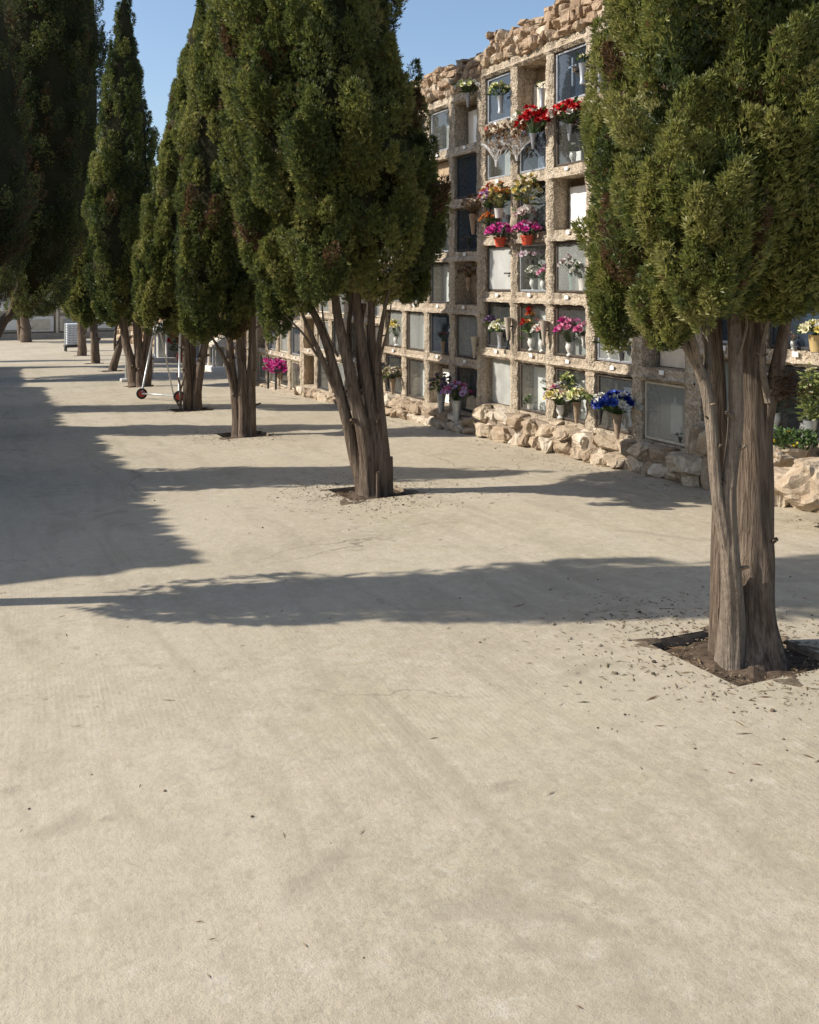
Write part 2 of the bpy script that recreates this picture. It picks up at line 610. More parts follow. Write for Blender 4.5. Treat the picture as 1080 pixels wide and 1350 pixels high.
# ------------------------------------------------------------------ world, sun, camera
KAZ = 0.42
SUN_EL = math.radians(36)
W = D.worlds.new('World')
SC.world = W
W.use_nodes = True
wn = W.node_tree
wn.nodes.clear()
sky = wn.nodes.new('ShaderNodeTexSky')
sky.sky_type = 'NISHITA'
sky.sun_disc = False
sky.sun_elevation = SUN_EL
sky.sun_rotation = math.atan2(-1.0, KAZ)
sky.air_density = 1.0
sky.dust_density = 1.5
sky.ozone_density = 2.2
bg = wn.nodes.new('ShaderNodeBackground')
bg.inputs[1].default_value = 0.137
wo = wn.nodes.new('ShaderNodeOutputWorld')
wn.links.new(sky.outputs[0], bg.inputs[0])
wn.links.new(bg.outputs[0], wo.inputs[0])

sd = D.lights.new('sun', 'SUN')
sd.energy = 5.0
sd.angle = math.radians(.5)
sd.color = (1.0, .945, .86)
so = D.objects.new('sun', sd)
COL.objects.link(so)
hor = math.hypot(1, KAZ)
ldir = Vector((1, -KAZ, -hor * math.tan(SUN_EL)))
so.rotation_euler = ldir.to_track_quat('-Z', 'Y').to_euler()
so.location = (-20, 10, 20)

cd = D.cameras.new('camera')
cd.sensor_fit = 'HORIZONTAL'
cd.sensor_width = 36
cd.lens = F / 1080 * 36
cd.shift_y = -(675 - 370) / 1080.0
cd.clip_end = 2000
co = D.objects.new('camera', cd)
COL.objects.link(co)
co.location = (0, 0, CAMH)
co.rotation_euler = (math.radians(90), 0, -TH)
SC.camera = co
SC.view_settings.view_transform = 'Standard'
SC.view_settings.look = 'None'
SC.view_settings.exposure = 0.36
SC.view_settings.gamma = 1
SC.cycles.max_bounces = 7
SC.cycles.transparent_max_bounces = 16
SC.cycles.caustics_reflective = False
SC.cycles.caustics_refractive = False

# ------------------------------------------------------------------ trees
GREENS = np.array([(.040, .062, .020), (.088, .114, .032), (.155, .178, .044), (.245, .248, .062), (.35, .33, .12)], np.float32)


def interp_profile(prof):
    zs = np.array([p[0] for p in prof])
    return zs, np.array([p[1] for p in prof]), np.array([p[2] for p in prof]), np.array([p[3] for p in prof])


def crown_mesh(name, parent, prof, n_plume, plen, n_sprig, slen, seed, tone=0.0, brown=.02, leaves=3, lobes=(), core=.70, zfull=None, lobe=.42, cleft=.42):
    """cypress crown: upright plumes of small scale-leaf sprays round a solid core darkened as inner shade.
    prof: (z, x, y, radius) from bottom to top, world space"""
    g = np.random.default_rng(seed)
    zs, cx, cy, rr = interp_profile(prof)
    # pick plume heights by surface
    zz = np.linspace(zs[0], zs[-1], 400)
    w = np.interp(zz, zs, rr) + .05
    if zfull is not None:
        w = np.where(zz > zfull, w * .35, w)
    w /= w.sum()
    tz = g.choice(zz, n_plume, p=w) + g.normal(0, .03, n_plume)
    ang = g.uniform(0, 2 * np.pi, n_plume)
    L = plen * g.uniform(.55, 1.35, n_plume)
    topk = np.clip((zs[-1] - tz) / (zs[-1] - zs[0]), 0, 1)
    L *= .55 + .45 * np.clip(topk * 3, 0, 1)
    R = np.interp(tz, zs, rr)
    # big upright lobes with dark clefts between them
    Hh = zs[-1] - zs[0]
    area = 2 * np.pi * rr.mean() * Hh
    nl = int(max(8, area / (lobe * lobe * 1.5)))
    lz = g.choice(zz, nl, p=w) + g.normal(0, .05, nl)
    la = g.uniform(0, 2 * np.pi, nl)
    lt_ = g.normal(0, .12, nl)
    da = np.abs((ang[:, None] - la[None, :] + np.pi) % (2 * np.pi) - np.pi) * np.maximum(R[:, None], .2)
    dz = (tz[:, None] - lz[None, :])
    dz = np.where(dz > 0, dz * .42, dz * .75)
    dd_ = np.sqrt(da * da + dz * dz)
    near = dd_.argmin(1)
    dl = dd_.min(1) / lobe
    cleft = 1.06 - cleft * np.clip(dl, 0, 1.15) ** 1.8
    lump = np.array([mn.noise(Vector((math.cos(a) * 1.5, math.sin(a) * 1.5, z * 1.1 + seed))) for a, z in zip(ang, tz)])
    tipr = R * (.86 + .10 * g.random(n_plume) + .16 * lump) * cleft * np.where(g.random(n_plume) < .10, g.uniform(1.04, 1.16, n_plume), 1.0)
    bz = tz - L * .85
    Rb = np.interp(np.maximum(bz, zs[0]), zs, rr)
    br = np.minimum(tipr, Rb) * g.uniform(.70, .90, n_plume)
    bz = np.maximum(bz, zs[0] - .12 * plen)
    ca, sa = np.cos(ang), np.sin(ang)
    # ragged lower edge
    rag = np.array([mn.noise(Vector((math.cos(a) * 2.2 + seed, math.sin(a) * 2.2, seed * .7))) for a in ang])
    up = np.clip(rag * .9 + .12, 0, 1) * (.16 * Hh if Hh < 3 else .42)
    lift = np.clip(zs[0] + up - bz, 0, None)
    bz = bz + lift
    tz = np.maximum(tz, bz + .35 * L)
    tip = np.stack([np.interp(tz, zs, cx) + ca * tipr, np.interp(tz, zs, cy) + sa * tipr, tz], 1)
    base = np.stack([np.interp(bz, zs, cx) + ca * br, np.interp(bz, zs, cy) + sa * br, bz], 1)
    for (lx, ly, lz, lr, lh, ln) in lobes:      # clumps that hang out of the outline
        a2 = g.uniform(0, 2 * np.pi, ln)
        u = g.uniform(-1, 1, ln)
        rad = lr * np.sqrt(1 - u * u) * g.uniform(.75, 1.05, ln)
        tp = np.stack([lx + np.cos(a2) * rad, ly + np.sin(a2) * rad, lz + lh * u + .12 * plen], 1)
        bs = np.stack([lx + np.cos(a2) * rad * .45, ly + np.sin(a2) * rad * .45, lz + lh * u - .4 * plen * g.uniform(.6, 1, ln)], 1)
        tip = np.concatenate([tip, tp])
        base = np.concatenate([base, bs])
        ang = np.concatenate([ang, a2])
    n_plume = len(tip)
    axis = tip - base
    L = np.linalg.norm(axis, axis=1)
    axis /= L[:, None]
    # sprigs
    per = L / L.sum()
    if zfull is not None:
        per = np.where(tip[:, 2] > zfull, per * .5, per)
        per /= per.sum()
    pid = g.choice(n_plume, n_sprig, p=per)
    t = g.random(n_sprig) ** .8
    A = axis[pid]
    rp = g.normal(size=(n_sprig, 3))
    radial = np.stack([np.cos(ang)[pid], np.sin(ang)[pid], np.zeros(n_sprig)], 1)
    rp += radial * .75
    rp -= (rp * A).sum(1)[:, None] * A
    rp /= np.linalg.norm(rp, axis=1)[:, None] + 1e-6
    pw = .24 * L[pid] * (np.sin(np.pi * np.clip(t, 0, 1) ** .75) ** .7 + .08)
    pos_ = base[pid] + A * (t * L[pid])[:, None] + rp * (pw * g.uniform(.55, 1.0, n_sprig))[:, None]
    d = A * .75 + rp * g.uniform(.2, .9, n_sprig)[:, None] + g.normal(0, .42, (n_sprig, 3)) + np.array([0, 0, .25])
    d /= np.linalg.norm(d, axis=1)[:, None]
    s_ = np.cross(d, g.normal(size=(n_sprig, 3)))
    s_ /= np.linalg.norm(s_, axis=1)[:, None] + 1e-6
    ln = slen * g.uniform(.6, 1.4, n_sprig)
    wd = ln * g.uniform(.075, .125, n_sprig)
    quads = []
    angs = {1: (0,), 2: (-.35, .35), 3: (0, -.62, .62), 4: (0, -.5, .5, .95)}[leaves]
    nrm = np.cross(d, s_)
    for k, a in enumerate(angs):
        dd = d * math.cos(a) + s_ * math.sin(a)
        ss = -d * math.sin(a) + s_ * math.cos(a)
        ss = ss * .8 + nrm * (.6 if k % 2 else -.6)
        l2 = ln * (1.0 if a == 0 else .72)
        p0 = pos_ + d * (0 if a == 0 else .12) * ln[:, None]
        q = np.stack([p0, p0 + dd * (l2 * .45)[:, None] + ss * wd[:, None], p0 + dd * l2[:, None], p0 + dd * (l2 * .55)[:, None] - ss * wd[:, None]], 1)
        quads.append(q)
    Q = np.stack(quads, 1).reshape(-1, 3)               # sprig, leaf, 4
    # colours: per plume age plus per spray scatter
    lt2 = np.zeros(n_plume)
    lt2[:len(near)] = lt_[near]
    pt = np.clip(g.normal(.42 + tone, .19, n_plume) + lt2 * 1.3, 0, 1)
    ct = np.clip(pt[pid] + g.normal(0, .13, n_sprig), 0, 1) * (len(GREENS) - 1)
    i0 = np.clip(ct.astype(int), 0, len(GREENS) - 2)
    fcol = GREENS[i0] + (GREENS[i0 + 1] - GREENS[i0]) * (ct - i0)[:, None]
    pb = g.random(n_plume) < brown
    isb = pb[pid] | (g.random(n_sprig) < brown * .5)
    fcol = np.where(isb[:, None], np.array([(.13, .075, .035)]) * g.uniform(.6, 1.3, (n_sprig, 1)), fcol)
    fcol = np.repeat(fcol, 4 * len(angs), axis=0)
    # core
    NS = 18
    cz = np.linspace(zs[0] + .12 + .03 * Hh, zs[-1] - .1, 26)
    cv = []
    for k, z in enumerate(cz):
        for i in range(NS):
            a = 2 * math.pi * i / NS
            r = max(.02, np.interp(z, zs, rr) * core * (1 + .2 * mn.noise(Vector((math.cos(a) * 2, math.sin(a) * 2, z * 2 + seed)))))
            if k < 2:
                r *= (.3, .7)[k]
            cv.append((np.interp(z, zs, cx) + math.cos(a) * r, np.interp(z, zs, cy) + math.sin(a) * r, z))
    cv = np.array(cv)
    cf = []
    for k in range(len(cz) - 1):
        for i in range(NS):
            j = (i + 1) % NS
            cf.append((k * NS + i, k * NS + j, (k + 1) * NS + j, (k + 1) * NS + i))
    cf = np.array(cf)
    V = np.concatenate([Q, cv]).astype(np.float32)
    off = np.array(parent.location)
    V -= off.astype(np.float32)
    nq = len(Q) // 4
    FI = np.concatenate([np.arange(len(Q)), (cf + len(Q)).ravel()]).astype(np.int32)
    nf = nq + len(cf)
    me = D.meshes.new(name)
    me.vertices.add(len(V))
    me.vertices.foreach_set('co', V.ravel())
    me.loops.add(len(FI))
    me.loops.foreach_set('vertex_index', FI)
    me.polygons.add(nf)
    me.polygons.foreach_set('loop_start', np.arange(nf, dtype=np.int32) * 4)
    try:
        me.polygons.foreach_set('loop_total', np.full(nf, 4, np.int32))
    except Exception:
        pass
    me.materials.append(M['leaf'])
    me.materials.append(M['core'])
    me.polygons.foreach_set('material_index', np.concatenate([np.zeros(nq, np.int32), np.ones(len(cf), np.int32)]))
    me.update(calc_edges=True)
    at = me.attributes.new('col', 'FLOAT_COLOR', 'POINT')
    buf = np.ones((len(V), 4), np.float32)
    buf[:len(Q), :3] = fcol
    at.data.foreach_set('color', buf.ravel())
    o = D.objects.new(name, me)
    COL.objects.link(o)
    o.parent = parent
    return o


def spline(pts, n):
    """Catmull-Rom through pts of (Vector, r)"""
    out = []
    P = [pts[0]] + pts + [pts[-1]]
    for i in range(1, len(P) - 2):
        for k in range(n):
            t = k / n
            res = []
            for idx in (0, 1):
                a, b, c, d = P[i - 1][idx], P[i][idx], P[i + 1][idx], P[i + 2][idx]
                res.append(.5 * ((2 * b) + (c - a) * t + (2 * a - 5 * b + 4 * c - d) * t * t + (3 * b - 3 * c + d - a) * t ** 3))
            out.append((res[0], max(.003, res[1])))
    out.append(pts[-1])
    return out


def trunk_mesh(parent, Z, stems, nseg=12, sub=5, seed=0, flute=.22, pale=()):
    mb = MB()
    for si, st in enumerate(stems):
        pts = []
        for (px, py, dz, r) in st:
            pts.append((U(px, py, Z + dz), r))
        sp = spline(pts, sub)
        wob = [Vector((mn.noise(Vector((p.z * 2.2 + si * 7, seed, 0))), mn.noise(Vector((p.z * 2.2 + si * 7, seed, 9))), 0)) * (r * .28) for p, r in sp]
        mb.tube([p + w for (p, r), w in zip(sp, wob)], [r for p, r in sp], nseg, 1 if si in pale else 0, flute, seed + si * 1.7)
    rk = random.Random(seed * 3 + 1)
    for si, st in enumerate(stems):            # knots, snags and dead side twigs
        if len(st) < 4:
            continue
        for k in range(4):
            i = rk.randrange(0, len(st) - 2)
            a0, a1 = st[i], st[i + 1]
            t = rk.random()
            q = U(a0[0] + (a1[0] - a0[0]) * t, a0[1] + (a1[1] - a0[1]) * t, Z + a0[2] + (a1[2] - a0[2]) * t)
            rad = a0[3] + (a1[3] - a0[3]) * t
            if q.z - gz(q.y) < .3 or q.z > 3.5:
                continue
            th = rk.uniform(-2.6, .4)
            d = (EX * math.cos(th) + EZ * math.sin(th) + Vector((0, 0, rk.uniform(.2, 1.0)))).normalized()
            L = rk.choice([.4, .5, .6, .8, 1.3]) * max(rad, .02) + .015
            w = rad * rk.uniform(.16, .34)
            s0 = q + d * rad * .6
            if L > .1:
                w *= .5
                mb.tube([s0, s0 + d * (rad * .5 + L * .6), s0 + d * (rad * .5 + L * 1.6) + Vector((0, 0, .05))], [w, w * .7, w * .2], 6, 1 if si in pale else 0)
            else:
                mb.tube([s0, s0 + d * rad * .45, s0 + d * (rad * .45 + L)], [w * 1.5, w * 1.2, w * .8], 7, 1 if si in pale else 0, .15, k)
    return mb.build('trunk', [M['bark'], M['paleb']] if pale else M['bark'], parent, smooth=True)


def px_profile(Z, rows):
    """rows: (py, px centre, half width px) top or bottom order; returns bottom-to-top world profile"""
    out = []
    for (py, px, hw) in rows:
        p = U(px, py, Z)
        out.append((p.z, p.x, p.y, max(.02, hw / F * Z)))
    return sorted(out)


TREEG = 'cypresses standing in line along the sandy avenue'
# name: base px, base py, stems, crown rows, counts
tree_pits = []


def tree(base, label, stems, rows, n_plume, plen, n_sprig, slen, seed, tone=0., brown=.02, leaves=3, lobes=(), nseg=12, pit=True, zfull=None, core=.70, group=TREEG, pale=(), lobe=.42, cleft=.42):
    p, Z = G(*base)
    root = empty('cypress_tree', p, label, 'tree', group)
    trunk_mesh(root, Z, stems, nseg, 5, seed, .22, pale)
    lb = []
    for (px, py, dz, rpx, hpx, n) in lobes:
        q = U(px, py, Z + dz)
        lb.append((q.x, q.y, q.z, rpx / F * Z, hpx / F * Z, n))
    crown_mesh('crown', root, px_profile(Z, rows), n_plume, plen, n_sprig, slen, seed, tone, brown, leaves, lb, core, zfull, lobe, cleft)
    if pit:
        tree_pits.append((p.x, p.y))
    return root


# the near right tree
tree((978, 860), 'nearest cypress at the right edge, with pale side stems and a broad bright crown',
     [[(992, 880, 0, .165), (992, 840, 0, .13), (994, 780, 0, .105), (995, 710, .02, .090), (992, 600, .04, .088), (988, 500, .05, .085), (985, 400, .05, .08), (985, 250, 0, .07), (985, 0, 0, .05), (985, -500, 0, .02)],
      [(966, 878, -.05, .085), (964, 800, -.10, .058), (962, 720, -.15, .045), (962, 640, -.17, .036), (970, 560, -.16, .036), (970, 460, -.14, .034), (966, 380, -.06, .03), (960, 300, 0, .02)],
      [(962, 735, -.15, .034), (953, 690, -.17, .034), (943, 620, -.18, .028), (937, 560, -.18, .028), (927, 500, -.17, .027), (905, 455, -.15, .024), (884, 425, -.12, .018), (860, 395, -.1, .012)],
      [(930, 505, -.15, .02), (934, 460, -.1, .021), (925, 410, -.05, .018), (915, 370, 0, .015)],
      [(925, 495, -.17, .018), (912, 440, -.2, .015), (895, 405, -.2, .012), (880, 380, -.2, .01)],
      [(1006, 760, .0, .045), (1010, 660, .0, .040), (1010, 570, .0, .038), (1022, 500, -.02, .036), (1033, 440, -.02, .03), (1042, 380, 0, .024), (1055, 300, 0, .02)],
      [(950, 880, .12, .06), (950, 780, .12, .045), (950, 640, .14, .04), (946, 500, .14, .04), (942, 400, .1, .035)],
      [(1013, 530, -.05, .018), (1004, 470, -.1, .014), (1012, 420, -.12, .011), (1008, 380, -.1, .009)],
      [(1010, 560, 0, .022), (1000, 500, .02, .024), (1003, 440, .02, .024), (1010, 380, 0, .02)],
      [(962, 500, -.15, .008), (985, 430, -.2, .007), (975, 390, -.22, .005)],
      [(968, 640, -.17, .005), (955, 636, -.2, .004), (950, 634, -.22, .003)], [(940, 560, -.18, .006), (930, 548, -.2, .004)]],
     [(405, 935, 60), (385, 945, 120), (355, 955, 170), (310, 970, 195), (220, 985, 212), (100, 990, 212), (0, 990, 208), (-200, 990, 195), (-500, 990, 165), (-900, 990, 110), (-1150, 990, 50), (-1280, 990, 8)],
     700, .46, 330000, .037, 11, .14, .03, 3,
     [(822, 375, .15, 45, 62, 44), (880, 392, -.3, 40, 34, 34), (1062, 350, .1, 50, 30, 20), (930, 290, -.70, 66, 90, 44), (875, 180, -.58, 66, 110, 44), (1040, 290, -.42, 60, 70, 34), (1020, 120, -.66, 66, 100, 40)], 34, True, 3.6, .66, pale=(1, 2, 3, 4, 7, 9), lobe=.36, cleft=.62)

t1 = [o for o in D.objects if o.name == 'cypress_tree'][0]
tb = MB()
r_ = random.Random(8)
c0 = U(1036, 508, 4.95)
for k in range(420):
    q = Vector((r_.gauss(0, .045), r_.gauss(0, .045), r_.gauss(0, .04)))
    d_ = Vector((r_.gauss(0, 1), r_.gauss(0, 1), r_.gauss(-.2, 1))).normalized()
    s_ = d_.orthogonal().normalized() * .0045
    j = r_.uniform(.6, 1.5)
    a_ = c0 + q
    tb.add([a_, a_ + d_ * .02 + s_, a_ + d_ * .045, a_ + d_ * .02 - s_], [(0, 1, 2, 3)], 0, (.11 * j, .06 * j, .028 * j))
tb.build('dead_sprays', M['petal'], t1)

tree((490, 648), 'big middle cypress with a fan of bare leaning stems and cut stubs at its foot',
     [[(480, 655, 0, .095), (470, 605, -.03, .070), (455, 545, -.06, .055), (440, 485, -.1, .043), (424, 435, -.12, .036), (402, 390, -.1, .028), (380, 340, 0, .02)],
      [(488, 656, -.05, .115), (484, 595, -.08, .080), (471, 530, -.1, .060), (457, 470, -.08, .048), (444, 410, -.04, .040), (435, 330, 0, .03)],
      [(497, 656, 0, .115), (497, 595, 0, .095), (488, 530, 0, .070), (479, 470, 0, .054), (470, 400, 0, .044), (462, 250, 0, .04), (455, 0, 0, .03), (450, -300, 0, .02)],
      [(504, 655, .05, .085), (505, 600, .05, .068), (498, 540, .04, .052), (491, 480, .05, .042), (490, 400, .05, .032), (495, 330, .05, .03)],
      [(509, 655, 0, .060), (506, 585, -.03, .048), (500, 520, -.05, .035), (499, 460, -.05, .026), (507, 410, -.05, .018), (516, 370, -.05, .012)],
      [(452, 535, -.07, .030), (430, 485, -.15, .025), (412, 445, -.2, .020), (398, 412, -.2, .014), (385, 380, -.2, .01)],
      [(494, 500, .0, .014), (503, 465, -.1, .013), (512, 430, -.14, .010), (516, 400, -.12, .006)],
      [(470, 520, .08, .032), (462, 470, .12, .026), (460, 430, .12, .022), (466, 385, .1, .018)],
      [(480, 520, .1, .034), (473, 460, .12, .028), (480, 400, .1, .024)],
      [(440, 490, -.1, .018), (420, 470, -.18, .014), (400, 440, -.22, .011), (375, 415, -.24, .007)],
      [(446, 470, -.1, .012), (428, 430, -.16, .010), (424, 390, -.16, .006)],
      [(515, 650, -.02, .032), (515, 625, -.02, .027), (514, 602, -.02, .026)],
      [(498, 660, -.17, .022), (498, 640, -.17, .017), (498, 622, -.17, .017)],
      [(462, 560, -.08, .012), (474, 552, -.12, .008), (482, 548, -.14, .004)]],
     [(396, 442, 55), (380, 446, 95), (350, 450, 120), (310, 453, 134), (260, 452, 142), (200, 445, 147), (100, 424, 134), (0, 408, 123), (-150, 400, 105), (-320, 400, 70), (-470, 400, 30), (-540, 400, 5)],
     700, .52, 240000, .048, 23, .06, .035, 3,
     [(361, 405, -.1, 25, 26, 26), (392, 372, -.25, 32, 24, 22), (350, 285, -.3, 36, 60, 26), (420, 315, -.80, 48, 60, 30), (500, 230, -.75, 48, 90, 34), (360, 120, -.55, 46, 90, 34), (545, 250, .0, 30, 60, 24), (545, 372, .2, 20, 16, 16)], 26, True, None, .68, lobe=.42, cleft=.55)

tree((322, 573), 'three stemmed cypress half hidden left of the big middle cypress',
     [[(313, 578, 0, .085), (310, 525, 0, .065), (304, 465, 0, .055), (300, 400, 0, .04)],
      [(322, 579, -.04, .095), (320, 505, -.03, .065), (316, 440, 0, .055), (305, 200, 0, .05), (305, -200, 0, .02)],
      [(331, 578, 0, .080), (331, 505, 0, .066), (333, 430, 0, .05), (335, 380, 0, .04)],
      [(308, 520, -.05, .035), (298, 478, -.08, .028), (286, 455, -.1, .02), (276, 440, -.1, .012)]],
     [(445, 285, 30), (425, 285, 48), (390, 288, 56), (300, 293, 62), (200, 300, 62), (100, 305, 52), (0, 310, 44), (-120, 312, 32), (-230, 312, 16), (-290, 312, 4)],
     400, .52, 95000, .058, 37, .02, .03, 3, [(268, 425, -.1, 26, 20, 8), (330, 400, 0, 26, 30, 8), (262, 330, -.2, 26, 50, 10)], 12)

tree((252, 540), 'shorter cypress with two stems and a dry twiggy sucker beside the red wheeled ladder',
     [[(248, 542, 0, .095), (247, 495, 0, .075), (244, 440, 0, .06), (240, 400, 0, .05)],
      [(259, 542, 0, .10), (263, 495, 0, .08), (271, 450, 0, .065), (274, 420, 0, .04)],
      [(253, 540, .1, .09), (254, 470, .1, .06), (245, 300, 0, .05), (250, 60, 0, .02)],
      [(238, 538, -.1, .028), (238, 512, -.1, .022), (233, 492, -.1, .012)], [(238, 515, -.1, .018), (243, 498, -.1, .014), (246, 486, -.1, .008)],
      [(240, 540, -.1, .02), (230, 525, -.15, .015)]],
     [(440, 225, 24), (425, 220, 38), (390, 228, 46), (340, 234, 52), (250, 243, 48), (160, 250, 36), (90, 256, 22), (40, 260, 12), (5, 262, 3)],
     330, .52, 66000, .066, 41, .10, .02, 3, [(208, 415, -.1, 13, 14, 6)], 10)

tree((187, 509), 'tall slim pointed cypress standing free against the sky between two darker groups',
     [[(178, 508, 0, .14), (171, 470, 0, .11), (163, 430, 0, .09), (158, 395, 0, .06)], [(187, 511, -.05, .16), (184, 465, 0, .12), (180, 420, 0, .09), (165, 200, 0, .05), (165, 30, 0, .02)],
      [(194, 509, 0, .11), (196, 465, 0, .085), (198, 420, 0, .07), (196, 390, 0, .05)], [(188, 470, 0, .05), (192, 440, -.1, .04), (194, 410, -.1, .03)]],
     [(424, 170, 24), (405, 165, 38), (350, 157, 45), (280, 157, 45), (215, 162, 42), (165, 165, 37), (120, 166, 30), (60, 164, 19), (30, 163, 14), (5, 164, 6), (-12, 165, 3)],
     430, .62, 80000, .085, 53, -.06, .01, 2, [(195, 405, 0, 14, 16, 6), (140, 395, 0, 18, 20, 6)], 10)

tree((126, 479), 'short cypress behind the leaning trunk, nearer one of a close pair',
     [[(126, 480, 0, .17), (125, 450, 0, .14), (123, 410, 0, .10), (122, 330, 0, .04)]],
     [(432, 122, 10), (420, 120, 22), (380, 115, 28), (330, 112, 26), (290, 110, 15), (262, 108, 3)],
     160, .8, 14000, .14, 59, .08, .01, 2, (), 10)
tree((108, 469), 'further cypress of the close pair, beside the pale tank on a trolley',
     [[(108, 470, 0, .20), (107, 440, 0, .17), (105, 400, 0, .12), (103, 330, 0, .04)], [(110, 440, 0, .09), (116, 420, 0, .06)]],
     [(425, 104, 12), (410, 101, 20), (370, 97, 22), (320, 97, 18), (285, 98, 9), (268, 98, 2)],
     150, .8, 13000, .15, 61, .12, .01, 2, (), 10)
tree((149, 489), 'thin leaning trunk with a wispy low crown left of the slim pointed cypress',
     [[(148, 489, 0, .13), (156, 462, 0, .11), (165, 432, 0, .09), (170, 405, 0, .05)], [(152, 462, 0, .05), (152, 440, -.1, .04), (157, 415, -.1, .03)]],
     [(432, 155, 8), (425, 156, 14), (405, 158, 18), (380, 160, 14), (355, 160, 4)],
     40, .6, 5000, .13, 67, .15, .04, 2, (), 10, True, None, .3)
tree((35, 451), 'distant cypress at the end of the avenue in front of the far grave wall',
     [[(35, 452, 0, .34), (34, 435, 0, .29), (32, 405, 0, .22), (32, 300, 0, .1)], [(28, 449, .6, .2), (26, 420, .6, .2)]],
     [(420, 36, 16), (408, 38, 34), (370, 42, 40), (300, 44, 38), (200, 46, 32), (120, 48, 20), (70, 48, 6)],
     240, 1.1, 20000, .20, 71, -.1, .06, 2, (), 10, True)
# big trees at the left edge, sprays toned darker for the shade there
LEFTG = 'dark cypresses at the left edge of the avenue'
tree((-26, 486), 'huge dark loose cypress at the left, daylight showing through its crown',
     [[(-28, 490, 0, .26), (-14, 458, 0, .21), (4, 425, 0, .17), (22, 390, 0, .13), (45, 250, 0, .09), (55, 0, 0, .06)], [(10, 415, 0, .08), (35, 395, 0, .06), (55, 350, 0, .04)], [(30, 380, 0, .06), (70, 250, 0, .04), (85, 100, 0, .02)]],
     [(416, 40, 18), (398, 44, 38), (340, 50, 56), (280, 54, 68), (200, 60, 76), (100, 62, 78), (0, 62, 76), (-120, 62, 62), (-250, 60, 40), (-340, 60, 20), (-390, 60, 4)],
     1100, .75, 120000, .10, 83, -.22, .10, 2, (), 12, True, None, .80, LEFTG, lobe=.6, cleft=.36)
tree((-62, 500), 'brownish dark cypress cut by the left edge, in front of the huge one',
     [[(-62, 505, 0, .24), (-60, 450, 0, .2), (-55, 400, 0, .15), (-50, 100, 0, .08)]],
     [(410, -46, 26), (390, -48, 56), (330, -48, 86), (260, -46, 98), (180, -46, 92), (80, -50, 78), (-30, -56, 62), (-150, -58, 42), (-240, -58, 18), (-280, -58, 4)],
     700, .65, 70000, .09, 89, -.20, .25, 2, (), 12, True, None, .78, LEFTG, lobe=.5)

# slim row on the far side of the avenue: only its shadows reach the picture
proto = None
slim_spots = [(-1.25, 11.95), (-1.25, 7.15), (-1.2, 16.7), (-1.3, 20.6), (-1.5, 29.4), (-1.3, 37.0), (-1.2, 42.0)]  # nearest tree is an unseen addition that shades the near right crown
for i, (x, y) in enumerate(slim_spots):
    lab = 'slim young cypress of the row in front of the shading niche block'
    if proto is None:
        root = empty('cypress_tree', (x, y, gz(y)), lab, 'tree', 'slim cypresses in front of the opposite block')
        mb = MB()
        mb.tube([(x, y, gz(y) - .05), (x, y, gz(y) + 1.5), (x, y, gz(y) + 4.5)], [.1, .08, .02], 9, 0, .2, 3)
        mb.build('trunk', M['bark'], root, True)
        z0 = gz(y)
        crown_mesh('crown', root, [(z0 + 1.1, x, y, .1), (z0 + 1.5, x, y, .5), (z0 + 2.6, x, y, .70), (z0 + 3.8, x, y, .64), (z0 + 4.8, x, y, .38), (z0 + 5.5, x, y, .05)], 170, .6, 14000, .11, 97, 0, .02, 2)
        proto = root
    else:
        r = proto.copy()
        COL.objects.link(r)
        r.location = (x, y, gz(y))
        r.rotation_euler = (0, 0, i * 1.9)
        sc = .92 + .05 * (i % 4)
        r.scale = (sc, sc, sc) if i != 1 else (.95, .95, 1.55)  # added shade tree is stretched taller than the rest
        for ch in list(proto.children):
            c = ch.copy()
            COL.objects.link(c)
            c.parent = r

# ------------------------------------------------------------------ ground with tree pits cut out
PH = .34
lines_x = set(np.round(np.arange(-6, 9.01, .5), 3)) | {-300., -120., -60., -30., -15., 15., 30., 60., 120., 300.}
lines_y = set(np.round(np.arange(-4, 40.01, .5), 3)) | {-40., -15., 45., 50., 55., 60., 70., 85., 120., 200., 500.}
for (x, y) in tree_pits:
    for s in (-PH, PH):
        lines_x.add(round(x + s, 3))
        lines_y.add(round(y + s, 3))
lx, ly = sorted(lines_x), sorted(lines_y)
gm = MB()
gv = []
for y in ly:
    for x in lx:
        u = .012 * mn.noise(Vector((x * .5, y * .5, 0))) if -6 <= x <= 9 and -4 <= y <= 40 else 0
        gv.append((x, y, gz(y) + u))
gf = []
nx = len(lx)
for j in range(len(ly) - 1):
    for i in range(nx - 1):
        cxm, cym = (lx[i] + lx[i + 1]) / 2, (ly[j] + ly[j + 1]) / 2
        if any(abs(cxm - a) < PH and abs(cym - b) < PH for a, b in tree_pits):
            continue
        gf.append((j * nx + i, j * nx + i + 1, (j + 1) * nx + i + 1, (j + 1) * nx + i))
gm.add(gv, gf)
ground = gm.build('ground', M['ground'], None, smooth=True)
tag(ground, kind='structure')
pm = MB()
